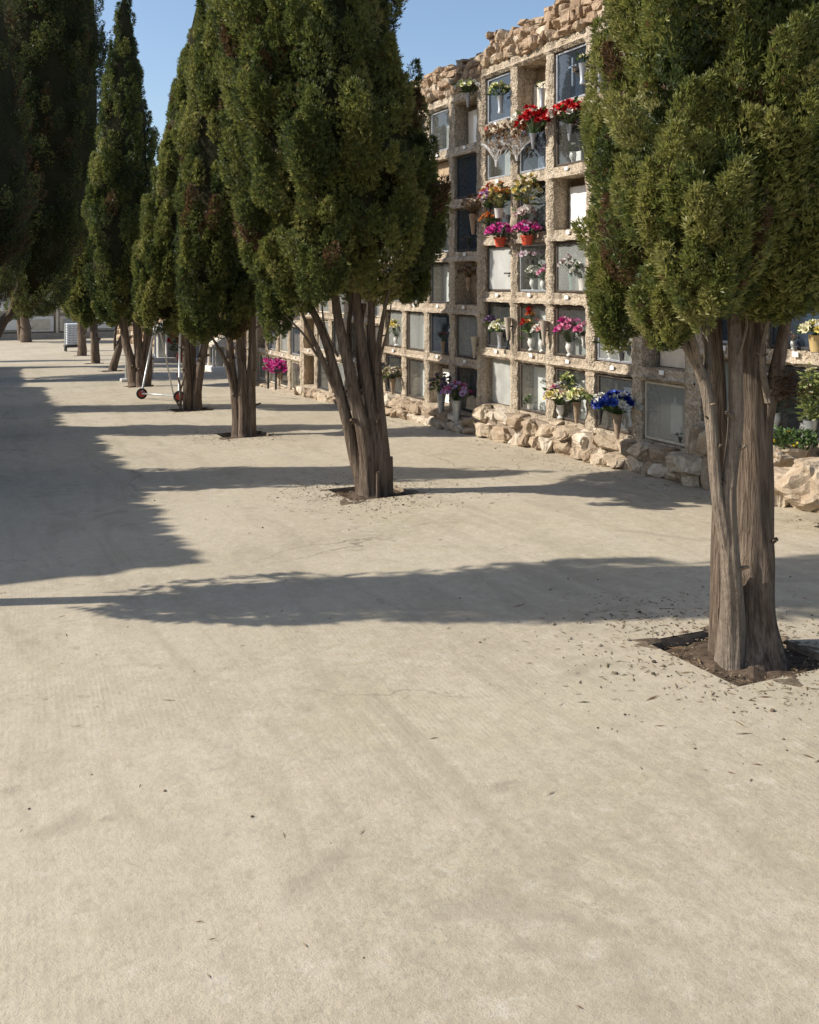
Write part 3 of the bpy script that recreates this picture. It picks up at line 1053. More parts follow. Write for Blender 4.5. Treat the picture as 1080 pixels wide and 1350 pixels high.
for k, (a, b) in enumerate(tree_pits):
    n = 9
    vs, fs = [], []
    z0 = gz(b)
    for j in range(n):
        for i in range(n):
            x = a - PH + 2 * PH * i / (n - 1)
            y = b - PH + 2 * PH * j / (n - 1)
            e = min(i, j, n - 1 - i, n - 1 - j)
            rr_ = math.hypot(x - a, y - b)
            vs.append((x, y, gz(y) - .045 + .05 * max(0, 1 - rr_ / .25) + .03 * mn.noise(Vector((x * 9, y * 9, k)))))
    for j in range(n - 1):
        for i in range(n - 1):
            fs.append((j * n + i, j * n + i + 1, (j + 1) * n + i + 1, (j + 1) * n + i))
    pm.add(vs, fs, 0)
    for (x0, y0, x1, y1) in ((a - PH, b - PH, a + PH, b - PH), (a + PH, b - PH, a + PH, b + PH), (a + PH, b + PH, a - PH, b + PH), (a - PH, b + PH, a - PH, b - PH)):
        pm.add([(x0, y0, gz(y0) - .14), (x1, y1, gz(y1) - .14), (x1, y1, gz(y1) - .001), (x0, y0, gz(y0) - .001)], [(0, 1, 2, 3)], 1)
def gnoise(x, y):
    return gz(y) + (.012 * mn.noise(Vector((x * .5, y * .5, 0))) if -6 <= x <= 9 and -4 <= y <= 40 else 0)


for k, (a, b) in enumerate(tree_pits):
    N = 96
    rings = []
    for ring in range(4):
        row = []
        for i in range(N):
            t = 2 * math.pi * i / N
            m_ = max(abs(math.cos(t)), abs(math.sin(t)))
            e = -.05 + 1.1 * mn.noise(Vector((math.cos(t) * 2.4, math.sin(t) * 2.4, k * 5.1))) + .35 * mn.noise(Vector((math.cos(t) * 9, math.sin(t) * 9, k * 3.3)))
            out = max(.0, e) * .26
            lift_ = min(1, out / .05)
            rad = (PH - .02 * lift_ + (out + .02 * lift_) * (0, .35, .7, 1)[ring]) / m_
            x, y = a + math.cos(t) * rad, b + math.sin(t) * rad
            row.append((x, y, gnoise(x, y) - .006 * (1 - lift_) + (-.012, .006, .003, -.006)[ring] * lift_ + (.002 * mn.noise(Vector((x * 30, y * 30, 0))) if ring < 3 else 0)))
        rings.append(row)
    vs = [p for row in rings for p in row]
    fs = []
    for ring in range(3):
        for i in range(N):
            j = (i + 1) % N
            fs.append((ring * N + i, (ring + 1) * N + i, (ring + 1) * N + j, ring * N + j))
    pm.add(vs, fs, 2)
M['spill'] = m_plain('soil_spilt_on_paving', (.15, .115, .08), .97, .45, 30, .1, bmp=.8)
soil = pm.build('tree_pits', [M['soil'], M['mortar'], M['spill']], None)
tag(soil, kind='structure')

# litter: small stones, dry cypress scraps, cones
lm = MB()
for k in range(7000):
    if k < 5200:
        a, rr_ = rnd.uniform(0, 6.28), .22 + abs(rnd.gauss(0, .42))
        bx, by = tree_pits[rnd.choice([0, 0, 1, 1, 2, 3])]
        x, y = bx + math.cos(a) * rr_, by + math.sin(a) * rr_ * 1.2
    else:
        if k % 3:
            x, y = 6.36 - abs(rnd.gauss(0, .18)), rnd.uniform(4, 22)
        else:
            x, y = rnd.uniform(-3.5, 6.4), rnd.uniform(.6, 15)
    if x > 6.35 or (x * x + y * y) < 1.0:
        continue
    z = gz(y) + .012 * mn.noise(Vector((x * .5, y * .5, 0)))
    if any(abs(x - a) < PH and abs(y - b) < PH for a, b in tree_pits):
        z -= .035
    s = rnd.uniform(.002, .007) if rnd.random() < .95 else rnd.uniform(.007, .013)
    if y < 2.6 and s > .004:
        s *= .5
    if rnd.random() < .4:
        v, f = ico(0)
        c0 = rnd.choice([(.30, .25, .18), (.42, .36, .27), (.20, .15, .10), (.12, .09, .06)])
        lm.add([(x + p.x * s * rnd.uniform(.8, 1.3), y + p.y * s, z + s * .4 + p.z * s * .6) for p in v], f, 0, c0)
    else:
        a = rnd.uniform(0, 6.28)
        l, w = s * 4.0, s * .45
        dx, dy = math.cos(a), math.sin(a)
        c0 = rnd.choice([(.16, .09, .045), (.22, .14, .07), (.11, .10, .04), (.28, .20, .11)])
        lm.add([(x - dx * l, y - dy * l, z + .002), (x - dy * w, y + dx * w, z + .005), (x + dx * l, y + dy * l, z + .004), (x + dy * w, y - dx * w, z + .003)], [(0, 1, 2, 3)], 0, c0)
tag(lm.build('ground_litter', M['petal'], None), 'dry cypress scraps and small stones scattered over the sandy ground', 'litter', None, 'stuff')

# ------------------------------------------------------------------ niche blocks
PITCH_Y, OPEN_W, PITCH_Z, OPEN_H = .86, .685, .771, .635
ZB = .056


class Block:
    def __init__(s, yfar, ncols, zoff, label, res=.035, side=1, xf=XF, nrows=6, group='stone topped niche blocks'):
        s.yfar, s.n, s.zo, s.side, s.xf, s.nr = yfar, ncols, zoff, side, xf, nrows
        s.ynear = yfar - .07 - ncols * PITCH_Y
        s.zb = ZB + zoff
        s.ztop = s.zb + (nrows - 1) * PITCH_Z + OPEN_H + .15
        s.root = empty('niche_block', (xf, (s.yfar + s.ynear) / 2, gz((s.yfar + s.ynear) / 2)), label, 'niche wall', group)
        s.res = res
        s.front()
        s.stones()

    def opening(s, c, r):
        """far y, near y, bottom z, top z of the niche in column c (0 = farthest), row r (1 = top)"""
        yf = s.yfar - .07 - c * PITCH_Y
        zb = s.zb + (s.nr - r) * PITCH_Z
        return yf, yf - OPEN_W, zb, zb + OPEN_H

    def at(s, c, r, fy, fz, out=.05):
        yf, yn, z0, z1 = s.opening(c, r)
        return Vector((s.xf - s.side * out, yf + (yn - yf) * fy, z0 + (z1 - z0) * fz))

    def front(s):
        y0, y1 = s.ynear + .004, s.yfar - .004
        ys, zs = [y0], [s.zb - .30]

        def fill(lst, to):
            a = lst[-1]
            n = max(1, int(round((to - a) / s.res)))
            for k in range(1, n + 1):
                lst.append(a + (to - a) * k / n)
        for c in reversed(range(s.n)):
            yf, yn, _, _ = s.opening(c, 1)
            fill(ys, yn)
            fill(ys, yf)
        fill(ys, y1)
        for r in reversed(range(1, s.nr + 1)):
            _, _, a, b = s.opening(0, r)
            fill(zs, a)
            fill(zs, b)
        fill(zs, s.ztop)

        def inside(y, z):
            k = (s.yfar - .07 - y) / PITCH_Y
            c = math.floor(k)
            iny = 0 <= c < s.n and (k - c) * PITCH_Y < OPEN_W
            q = (z - s.zb) / PITCH_Z
            r = math.floor(q)
            inz = 0 <= r < s.nr and (q - r) * PITCH_Z < OPEN_H
            return iny, inz, (k - c) * PITCH_Y, (q - r) * PITCH_Z
        mb = MB()
        idx = {}
        vs, fs, mi = [], [], []
        ny, nz = len(ys), len(zs)
        fine = s.res < .06
        for j, z in enumerate(zs):
            for i, y in enumerate(ys):
                iny, inz, ry, rz = inside(y, z)
                d = 0
                u = ((ry - OPEN_W) / (PITCH_Y - OPEN_W)) * 2 - 1
                if not iny and -1 <= u <= 1:
                    d = .030 * (1 - u * u)
                if not inz and 0 < rz - OPEN_H < .05:
                    d = max(d, .040)
                p = Vector((0, y, z))
                lip = (not inz and 0 < rz - OPEN_H < .05)
                k = .35 if lip else 1.0
                d += k * (.018 * mn.noise(p * 7) + .016 * mn.noise(p * 22))
                jy = jz = 0
                if fine and 0 < i < ny - 1 and 0 < j < nz - 1:
                    jy, jz = .012 * mn.noise(p * 11 + Vector((5, 0, 0))), .010 * mn.noise(p * 11 + Vector((9, 0, 0)))
                vs.append((s.xf - s.side * d, y + jy, z + jz))
        def vi(i, j):
            return j * ny + i
        for j in range(nz - 1):
            for i in range(ny - 1):
                iny, inz, _, _ = inside((ys[i] + ys[i + 1]) / 2, (zs[j] + zs[j + 1]) / 2)
                if iny and inz:
                    continue
                fs.append((vi(i, j), vi(i + 1, j), vi(i + 1, j + 1), vi(i, j + 1)) if s.side < 0 else (vi(i, j), vi(i, j + 1), vi(i + 1, j + 1), vi(i + 1, j)))
                mi.append(0)
        # reveals
        XB = s.xf + s.side * .30
        for c in range(s.n):
            for r in range(1, s.nr + 1):
                yf, yn, z0, z1 = s.opening(c, r)
                ii = [i for i, y in enumerate(ys) if yn - 1e-4 <= y <= yf + 1e-4]
                jj = [j for j, z in enumerate(zs) if z0 - 1e-4 <= z <= z1 + 1e-4]
                loop = [vi(i, jj[0]) for i in ii] + [vi(ii[-1], j) for j in jj[1:]] + [vi(i, jj[-1]) for i in reversed(ii[:-1])] + [vi(ii[0], j) for j in reversed(jj[1:-1])]
                b = len(vs)
                for q in loop:
                    v = vs[q]
                    vs.append((XB, v[1], v[2]))
                n = len(loop)
                for k in range(n):
                    k2 = (k + 1) % n
                    fs.append((loop[k], loop[k2], b + k2, b + k))
                    mi.append(0)
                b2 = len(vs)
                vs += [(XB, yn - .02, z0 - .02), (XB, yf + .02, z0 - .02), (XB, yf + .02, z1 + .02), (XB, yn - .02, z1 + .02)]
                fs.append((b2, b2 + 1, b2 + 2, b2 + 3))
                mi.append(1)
        # ends, top, back
        b = len(vs)
        XE = s.xf + s.side * 2.6
        x0 = s.xf - s.side * .004
        zl = s.zb - .9
        vs += [(x0, y0, zl), (XE, y0, zl), (XE, y0, s.ztop), (x0, y0, s.ztop), (x0, y1, zl), (XE, y1, zl), (XE, y1, s.ztop), (x0, y1, s.ztop)]
        fs += [(b, b + 1, b + 2, b + 3), (b + 4, b + 7, b + 6, b + 5), (b + 3, b + 2, b + 6, b + 7), (b + 1, b + 5, b + 6, b + 2)]
        mi += [0] * 4
        mb.v, mb.f, mb.mi = vs, fs, mi
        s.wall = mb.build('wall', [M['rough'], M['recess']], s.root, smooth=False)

    def stones(s):
        # parapet of rough rubble on top
        mb = MB()
        L = s.yfar - s.ynear
        sd_ = int(s.yfar * 100)
        r = random.Random(sd_)
        sg = s.side
        z = s.ztop
        mb.box((min(s.xf + sg * .06, s.xf + sg * 1.2), s.ynear + .03, z + .002), (max(s.xf + sg * .06, s.xf + sg * 1.2), s.yfar - .03, z + .33), 1)
        for k in range(4):
            hz = (.16, .15, .14, .10)[k]
            y = s.ynear + .02
            while y < s.yfar - .06:
                w = r.uniform(.09, .25)
                w = min(w, s.yfar - .01 - y)
                if k == 3 and r.random() < .3:
                    y += w
                    continue
                hh = hz * r.uniform(.80, 1.35)
                stone(mb, (s.xf + sg * (.085 + .035 * k + r.uniform(-.05, .04)), y + w / 2, z + hz / 2 - .005), (.15, w * .54, hh * .55), r.randrange(99999), .5, .17, None, 3 if s.res < .04 else 2)
                y += w * .95
            z += hz * .93
        for k in range(int(L * 9)):
            w = r.uniform(.1, .2)
            stone(mb, (s.xf + sg * r.uniform(.3, 1.1), r.uniform(s.ynear + .15, s.yfar - .15), s.ztop + .33 + r.uniform(-.03, .06)), (w, w, .1), r.randrange(99999), .6, .17)
        mb.build('parapet', [M['stone'], M['mortar']], s.root)
        # rubble plinth, standing proud of the wall
        mb = MB()
        y = s.ynear + .02
        ztop = s.zb - .035
        mb2lo = min(gz(s.ynear), gz(s.yfar)) - .2
        y0b, y1b = s.ynear + .012, s.yfar - .012
        xa, xb = sorted((s.xf - sg * .115, s.xf + sg * .03))
        mb.box((xa, y0b, mb2lo), (xb, y1b, ztop - .015), 1)
        rows = 2 if ztop - gz(s.yfar) > .25 else 1
        for k in range(rows):
            y = s.ynear + .03
            while y < s.yfar - .08:
                w = min(r.uniform(.14, .42), s.yfar - .02 - y)
                g0 = gz(y)
                hz = (ztop - g0 + .03) / rows
                zc = g0 - .02 + hz * (k + .5)
                stone(mb, (s.xf - sg * (.085 + r.uniform(-.02, .04) - .02 * k), y + w / 2, zc), (.13, w * .55, hz * r.uniform(.52, .62)), r.randrange(99999), .5, .2, None, 3 if s.res < .04 else 2)
                y += w * .97
        mb.build('plinth', [M['pstone'], M['mortar']], s.root)

    # ---- what closes a niche
    def door(s, c, r, kind, frame='alu', back='white', glass='glass', inset=.03, handle=False):
        yf, yn, z0, z1 = s.opening(c, r)
        sg = s.side
        # slab at the back of the recess
        depth = {'open': .20, 'blank': .10, 'deep': .27}.get(kind, .24)
        m = MB()
        X0 = s.xf + sg * depth
        a, b = sorted((X0, X0 + sg * .03))
        if kind == 'half':                       # lower slab that leaves the top of the recess open
            m.bevbox((a, yn + .012, z0 + .006), (b, yf - .012 - .0, z0 + .42), .006)
        elif kind == 'open':
            m.bevbox((a, yn + .015, z0 + .006), (b, yf - .05, z1 - .10), .008)
        else:
            m.bevbox((a, yn + .014, z0 + .008), (b, yf - .014, z1 - .012), .006)
        m.build('memorial_slab', M[back], s.root)
        if kind in ('glass', 'frost'):
            fx = s.xf + sg * inset
            t, dp = .028, .035
            a, b = sorted((fx, fx + sg * dp))
            f = MB()
            g = .009
            f.bevbox((a, yn + g, z0 + g), (b, yn + g + t, z1 - g), .005)
            f.bevbox((a, yf - g - t, z0 + g), (b, yf - g, z1 - g), .005)
            f.bevbox((a, yn + g + t, z0 + g), (b, yf - g - t, z0 + g + t), .005)
            f.bevbox((a, yn + g + t, z1 - g - t), (b, yf - g - t, z1 - g), .005)
            if handle:
                hx = fx - sg * .03
                f.bar((hx, yn + .05, z0 + .25), (fx, yn + .05, z0 + .25), .012)
                f.bar((hx, yn + .04, z0 + .25), (hx, yn + .16, z0 + .252), .011)
            fr = f.build('niche_door', M[frame], s.root)
            p = MB()
            px_ = fx + sg * dp * .5
            e = g + t - .004
            a, b = sorted((px_ - .002, px_ + .002))
            p.box((a, yn + e, z0 + e), (b, yf - e, z1 - e))
            p.build('glass_pane', M[glass], fr)

    def plaque(s, c, r, fy=.5):
        yf, yn, z0, z1 = s.opening(c, r)
        yc = yf + (yn - yf) * fy + rnd.uniform(-.03, .03)
        sg = s.side
        m = MB()
        a, b = sorted((s.xf - sg * .018, s.xf - sg * .032))
        zc = z1 + .095 + rnd.uniform(-.012, .012)
        m.bevbox((a, yc - .036, zc - .024), (b, yc + .036, zc + .024), .004)
        m.build('number_plaque', M['plaque'], s.root)


A0 = Block(7.70, 3, .31, 'niche block at the right edge behind the nearest cypress, holding a tall plant')
A = Block(12.07, 5, 0.0, 'sunlit niche block between the two big cypresses, with red bouquets and two red flower pots')
B = Block(15.58, 4, -.20, 'shaded narrow niche block next to the big middle cypress, with blue dark glass doors')
C = Block(19.95, 5, -.50, 'niche block mostly hidden behind the big middle cypress and its fanned stems', .05)
E = Block(24.32, 5, -.70, 'far niche block seen low between the middle cypress trunks, with a magenta flower bench', .05)

# A, row by row
A.door(0, 1, 'glass', 'alu', 'navy', 'glassdark'); A.door(1, 1, 'half', back='cream'); A.door(2, 1, 'glass', 'alu', 'navy', 'glassdark')
A.door(3, 1, 'glass', 'alu', 'grey_slab'); A.door(4, 1, 'open', back='cream')
A.door(0, 2, 'glass', 'alu', 'grey_slab', 'glass'); A.door(1, 2, 'glass', 'alu', 'dark', 'glassdark'); A.door(2, 2, 'glass', 'bronze', 'dark', 'glass')
A.door(3, 2, 'glass', 'bronze', 'white'); A.door(4, 2, 'glass', 'alu', 'grey_slab')
A.door(0, 3, 'glass', 'iron', 'dark'); A.door(1, 3, 'glass', 'iron', 'dark'); A.door(2, 3, 'open', back='white')
A.door(3, 3, 'glass', 'alu', 'white'); A.door(4, 3, 'glass', 'alu', 'white')
A.door(0, 4, 'frost', 'bronze', 'grey_slab', 'frost', handle=True); A.door(1, 4, 'glass', 'alu', 'grey_slab'); A.door(2, 4, 'glass', 'bronze', 'grey_slab', 'glassmilk')
A.door(3, 4, 'glass', 'alu', 'white'); A.door(4, 4, 'glass', 'alu', 'grey_slab')
A.door(0, 5, 'glass', 'iron', 'dark', 'glass'); A.door(1, 5, 'glass', 'bronze', 'grey_slab'); A.door(2, 5, 'glass', 'bronze', 'grey_slab')
A.door(3, 5, 'glass', 'alu', 'grey_slab', 'glassmilk'); A.door(4, 5, 'open', back='cream')
A.door(0, 6, 'blank', back='grey_slab'); A.door(1, 6, 'glass', 'bronze', 'white'); A.door(2, 6, 'glass', 'bronze', 'grey_slab')
A.door(3, 6, 'glass', 'bronze', 'navy', 'glass'); A.door(4, 6, 'glass', 'creamframe', 'grey_slab', 'glassmilk')
# B (column 3 is the one nearest to A)
for c in range(4):
    for r in range(1, 7):
        spec = {(3, 1): ('open', 'alu', 'cream', 'glass'), (3, 2): ('glass', 'iron', 'navy', 'glassdark'), (3, 3): ('glass', 'iron', 'dark', 'glassdark'),
                (3, 4): ('deep', 'alu', 'recess', 'glass'), (3, 5): ('glass', 'bronze', 'navy', 'glassmilk'), (3, 6): ('glass', 'iron', 'dark', 'glass'),
                (2, 1): ('glass', 'alu', 'grey_slab', 'glass'), (2, 2): ('blank', 'alu', 'tan', 'glass'), (2, 3): ('glass', 'alu', 'dark', 'glass'),
                (2, 4): ('glass', 'iron', 'white', 'glass'), (2, 5): ('glass', 'iron', 'dark', 'glassdark'), (2, 6): ('open', 'alu', 'white', 'glass'),
                (1, 5): ('glass', 'bronze', 'white', 'glassmilk'), (1, 6): ('glass', 'bronze', 'white', 'glass'),
                (0, 5): ('glass', 'bronze', 'grey_slab', 'glassmilk'), (0, 6): ('glass', 'iron', 'dark', 'glass')}.get((c, r))
        if spec is None:
            spec = rnd.choice([('glass', 'bronze', 'grey_slab', 'glass'), ('open', 'alu', 'cream', 'glass'), ('glass', 'alu', 'dark', 'glassdark')])
        B.door(c, r, *spec)
# A0
for c in range(3):
    for r in range(1, 7):
        spec = {(1, 5): ('glass', 'iron', 'navy', 'glassdark'), (1, 6): ('glass', 'iron', 'dark', 'glass')}.get((c, r)) or rnd.choice([('glass', 'bronze', 'grey_slab', 'glass'), ('glass', 'alu', 'dark', 'glassdark')])
        A0.door(c, r, *spec)
for blk in (C, E):
    for c in range(5):
        for r in range(1, 7):
            spec = rnd.choice([('glass', 'bronze', 'white', 'glass'), ('open', 'alu', 'tan', 'glass'), ('glass', 'alu', 'dark', 'glassdark'), ('glass', 'creamframe', 'grey_slab', 'glassmilk'), ('glass', 'iron', 'dark', 'glass')])
            if blk is E and r == 6:
                spec = ('glass', 'creamframe', 'white', 'glass')
            blk.door(c, r, *spec)
for blk in (A, B, A0, C, E):
    for c in range(blk.n):
        for r in range(1, blk.nr + 1):
            if r == 1 and rnd.random() < .8:
                continue
            if rnd.random() < .93:
                blk.plaque(c, r)

# crosses and photographs fixed to the slabs
def cross(blk, c, r, fy, fz, h, mat, out=-.225, arm=.5):
    p = blk.at(c, r, fy, fz, out)
    m = MB()
    t = h * .045
    m.bevbox((p.x - .012, p.y - t, p.z), (p.x + .006, p.y + t, p.z + h), .003)
    m.bevbox((p.x - .011, p.y - h * arm * .5, p.z + h * .64), (p.x + .005, p.y - t, p.z + h * .64 + 2 * t), .003)
    m.bevbox((p.x - .011, p.y + t, p.z + h * .64), (p.x + .005, p.y + h * arm * .5, p.z + h * .64 + 2 * t), .003)
    m.build('crucifix', M[mat], blk.root)


cross(A, 2, 1, .42, .30, .34, 'ceramic', -.09)
cross(A, 3, 6, .42, .12, .46, 'iron', -.10, .42)
cross(B, 3, 2, .62, .12, .36, 'plaque', -.20)
cross(B, 2, 5, .55, .2, .34, 'plaque', -.20)
cross(A, 4, 6, .45, .35, .25, 'plaque', -.20)


def tablet(blk, c, r, y0, y1, z0, z1, mat, out=-.17):
    a = blk.at(c, r, y0, z0, out)
    b = blk.at(c, r, y1, z1, out)
    m = MB()
    m.bevbox((a.x - .010, min(a.y, b.y), a.z), (a.x + .010, max(a.y, b.y), b.z), .004)
    m.build('memorial_tablet', M[mat], blk.root)


tablet(A, 1, 4, .62, .95, .35, .80, 'white'); tablet(A, 2, 2, .46, .62, .06, .26, 'white', -.12); tablet(A, 1, 5, .42, .92, .2, .84, 'white')
tablet(A, 2, 5, .45, .95, .05, .62, 'grey_slab'); tablet(A, 2, 6, .52, .95, .06, .78, 'white'); tablet(A, 1, 2, .52, .72, .03, .3, 'white', -.10)
tablet(A, 4, 6, .40, .66, .14, .62, 'white'); tablet(B, 2, 4, .45, .85, .03, .86, 'white'); tablet(B, 3, 1, .55, .95, .03, .66, 'white', -.12)
tablet(B, 1, 5, .62, .95, .04, .7, 'white'); tablet(A, 3, 6, .45, .95, .1, .8, 'navy'); tablet(A, 0, 3, .2, .9, .1, .9, 'navy', -.2)

# ------------------------------------------------------------------ flowers
GREENL = [(.055, .10, .03), (.08, .14, .04), (.11, .17, .05), (.05, .08, .03)]


def flower(mb, c, d, size, col, r, petals=7, layers=2):
    c = Vector(c)
    d = Vector(d).normalized()
    u = d.orthogonal().normalized()
    w = d.cross(u)
    for ly_ in range(layers):
        tilt = (.75, .3, .05)[ly_]
        L = size * (.55, .45, .3)[ly_]
        a0 = r.uniform(0, 6)
        for k in range(petals):
            a = a0 + 2 * math.pi * k / petals
            rad = u * math.cos(a) + w * math.sin(a)
            tan = d.cross(rad)
            e = (rad * tilt + d * (1 - tilt) * .9 + d * .25).normalized()
            j = r.uniform(.75, 1.2)
            cc = tuple(max(0, x * j) for x in col)
            hw = L * .34
            mb.add([c, c + e * L * .55 + tan * hw, c + e * L, c + e * L * .55 - tan * hw], [(0, 1, 2, 3)], 0, cc)


def leafy(mb, c, d, L, w, col, r):
    c = Vector(c)
    d = Vector(d).normalized()
    s_ = d.cross(Vector((r.gauss(0, 1), r.gauss(0, 1), r.gauss(0, 1)))).normalized()
    n = d.cross(s_)
    j = r.uniform(.7, 1.3)
    mb.add([c, c + d * L * .5 + s_ * w + n * w * .3, c + d * L - n * w * .4, c + d * L * .5 - s_ * w + n * w * .3], [(0, 1, 2, 3)], 0, tuple(x * j for x in col))


VASES = {
    'cone': [(.018, 0), (.026, .06), (.040, .17), (.052, .24), (.054, .245), (.047, .24), (.03, .12)],
    'tall': [(.035, 0), (.037, .02), (.030, .05), (.036, .15), (.046, .22), (.048, .225), (.042, .22), (.03, .1)],
    'urn': [(.04, 0), (.045, .015), (.022, .04), (.05, .09), (.058, .13), (.045, .165), (.056, .185), (.05, .183), (.04, .15)],
    'cup': [(.045, 0), (.05, .02), (.062, .12), (.066, .125), (.058, .12), (.045, .05)],
    'pot': [(.062, 0), (.066, .01), (.085, .11), (.092, .112), (.094, .138), (.086, .138), (.08, .11), (.06, .09)],
}


def bouquet(p, label, vase, vmat, cols, n, spread, rise, size, seed, cat='flowers', leaves=26, lcols=None, name='flower_vase', vs=1.0, group=None, petals=7, lean=(0, 0), dead=False, layers=2, llen=1.0):
    """p: base of the vase"""
    r = random.Random(seed)
    n, size, spread = int(n * 1.7), size * 1.12, spread * 1.12
    p = Vector(p)
    root = empty(name, p, label, cat, group)
    top = p.copy()
    if vase:
        m = MB()
        pr = [(a * vs * .88, b * vs * .9) for a, b in VASES[vase]]
        m.lathe(p, [(.002, 0.001)] + pr, 16)
        m.build('pot' if vase == 'pot' else 'vase', M[vmat], root, smooth=True, autosmooth=40)
        top = p + Vector((0, 0, max(b for a, b in pr)))
    fl, lv = MB(), MB()
    ln = Vector((lean[0], lean[1], 0))
    for k in range(n):
        t = r.uniform(0, 6.283)
        q = math.sqrt(r.random())
        h = rise * (1 - .55 * q * q) * r.uniform(.75, 1.1)
        e = top + Vector((math.cos(t) * spread * q, math.sin(t) * spread * q, h)) + ln * h
        d = (e - top).normalized() + Vector((-.35, 0, .15))
        flower(fl, e, d, size * r.uniform(.75, 1.25), r.choice(cols), r, petals, layers)
        lv.tube([top - Vector((0, 0, .03)), (top + e) / 2 + Vector((0, 0, .01)), e], [.0025, .002, .0018], 4, col=r.choice(lcols or GREENL))
    for k in range(leaves):
        t = r.uniform(0, 6.283)
        q = r.random()
        e = top + Vector((math.cos(t) * spread * q * .8, math.sin(t) * spread * q * .8, rise * r.uniform(.0, .85))) + ln * rise * .5
        d = Vector((math.cos(t), math.sin(t), r.uniform(-.2, .9)))
        leafy(lv, e, d, size * r.uniform(.8, 1.5) * llen, size * r.uniform(.16, .28), r.choice(lcols or GREENL), r)
    if n:
        fl.build('flowers', M['petal'], root)
    if lv.v:
        lv.build('leaves', M['petal'], root)
    return root


RED = [(.50, .012, .016), (.60, .02, .02), (.38, .008, .014)]
WHT = [(.78, .76, .68), (.7, .68, .6)]
PNK = [(.68, .22, .36), (.75, .36, .48), (.6, .12, .28)]
MAG = [(.60, .05, .30), (.72, .12, .42), (.5, .03, .22)]
LIL = [(.52, .33, .58), (.62, .45, .66)]
YEL = [(.70, .58, .16), (.72, .64, .32), (.62, .56, .34)]
CRM = [(.70, .66, .42), (.62, .62, .30), (.55, .58, .24)]
DRY = [(.26, .17, .10), (.34, .24, .15), (.2, .12, .07), (.40, .31, .22)]
ORG = [(.65, .22, .06), (.6, .3, .1)]
BLU = [(.025, .06, .34), (.05, .11, .48), (.015, .03, .22)]
DRYL = [(.20, .14, .07), (.28, .2, .11), (.14, .1, .05)]


def cell(blk, c, r, fy, fz, out):
    return blk.at(c, r, fy, fz, out)


bq = bouquet
# --- row 1 and 2 of the sunlit block
bq(cell(A, 0, 1, .86, .10, .10), 'pale yellow flowers in a grey vase at the topmost blue glass door', 'tall', 'alu', CRM, 15, .15, .16, .085, 1, leaves=26, vs=1.15)
bq(cell(A, 1, 1, .74, .04, -.06), 'small green sprig in a grey vase inside the open top row niche', 'tall', 'alu', CRM, 3, .05, .12, .05, 2, leaves=16, vs=1.2)
bq(cell(A, 2, 1, .70, .03, -.10), 'dull dried bunch in a dark vase behind the top row glass with the white crucifix', 'tall', 'iron', DRY, 8, .09, .14, .07, 3, leaves=12, lcols=DRYL, vs=1.2)
bq(cell(A, 2, 1, 1.08, .18, .08), 'yellow green plant in a slim grey vase, on the pillar beside the near cypress', 'tall', 'alu', CRM, 4, .06, .10, .06, 4, leaves=26, vs=1.2)
bq(cell(A, 2, 2, .68, .42, .08), 'red and white flowers hanging highest at right of the dark second row door', 'cone', 'alu', RED + RED + WHT, 28, .21, .26, .11, 6, leaves=14, vs=.9)
bq(cell(A, 2, 2, .40, .03, -.10), 'small pale figurine shaped vase behind the dark second row glass', 'urn', 'ceramic', WHT, 3, .04, .10, .05, 7, leaves=6, vs=.9)
bq(cell(A, 1, 2, .84, .40, .12), 'large red roses with white ones in cellophane on the second row pillar', 'cone', 'alu', RED + RED + RED + WHT, 34, .24, .30, .115, 8, leaves=14, vs=.9)


def wrapped(p, label, seed, w=.2, h=.34, ribbon=False, flower_cols=None):
    """cone of clear wrapping with a dried bunch in it, hanging on the wall"""
    r = random.Random(seed)
    root = empty('wrapped_bouquet', p, label, 'bouquet')
    p = Vector(p)
    m = MB()
    n = 40
    prof = [(.012, -h * .75), (.03, -h * .5), (w * .55, -h * .12), (w * .95, h * .06), (w * 1.2, h * .14)]
    vs, fs = [], []
    for k, (rd, z) in enumerate(prof):
        for i in range(n):
            t = 2 * math.pi * i / n
            rr_ = rd * (1 + (.14 if k > 1 else .05) * math.sin(t * 9 + k) + .22 * mn.noise(Vector((math.cos(t) * 2, math.sin(t) * 2, seed + z * 3))))
            zz = z + (.05 * mn.noise(Vector((t * 2, seed, 3))) if k > 2 else 0)
            vs.append(p + Vector((math.cos(t) * rr_ * .62, math.sin(t) * rr_, zz)))
    for k in range(len(prof) - 1):
        for i in range(n):
            j = (i + 1) % n
            fs.append((k * n + i, k * n + j, (k + 1) * n + j, (k + 1) * n + i))
    m.add(vs, fs)
    m.build('wrapping', M['cello'], root)
    f = MB()
    for k in range(46):
        t = r.uniform(0, 6.28)
        q = math.sqrt(r.random()) * w * .8
        e = p + Vector((math.cos(t) * q * .6, math.sin(t) * q, r.uniform(-.05, .30)))
        flower(f, e, Vector((math.cos(t) - .4, math.sin(t), .7)), r.uniform(.05, .085), r.choice(flower_cols or DRY), r, 6, 2)
    for k in range(70):
        t = r.uniform(0, 6.28)
        q = math.sqrt(r.random()) * w * .7
        leafy(f, p + Vector((math.cos(t) * q * .6, math.sin(t) * q, r.uniform(-.15, .22))), (math.cos(t), math.sin(t), 1.2), .1, .012, r.choice(DRYL), r)
    f.build('dried_flowers', M['petal'], root)
    if ribbon:
        rb = MB()
        for k in range(5):
            a = p + Vector((-.05, .12, .16))
            e = a + Vector((-.03, r.uniform(-.06, .06), r.uniform(-.02, .12)))
            rb.add([a, a + Vector((0, .02, 0)), e + Vector((0, .025, 0)), e], [(0, 1, 2, 3)])
        rb.build('ribbon', M['redpaint'], root)
    return root


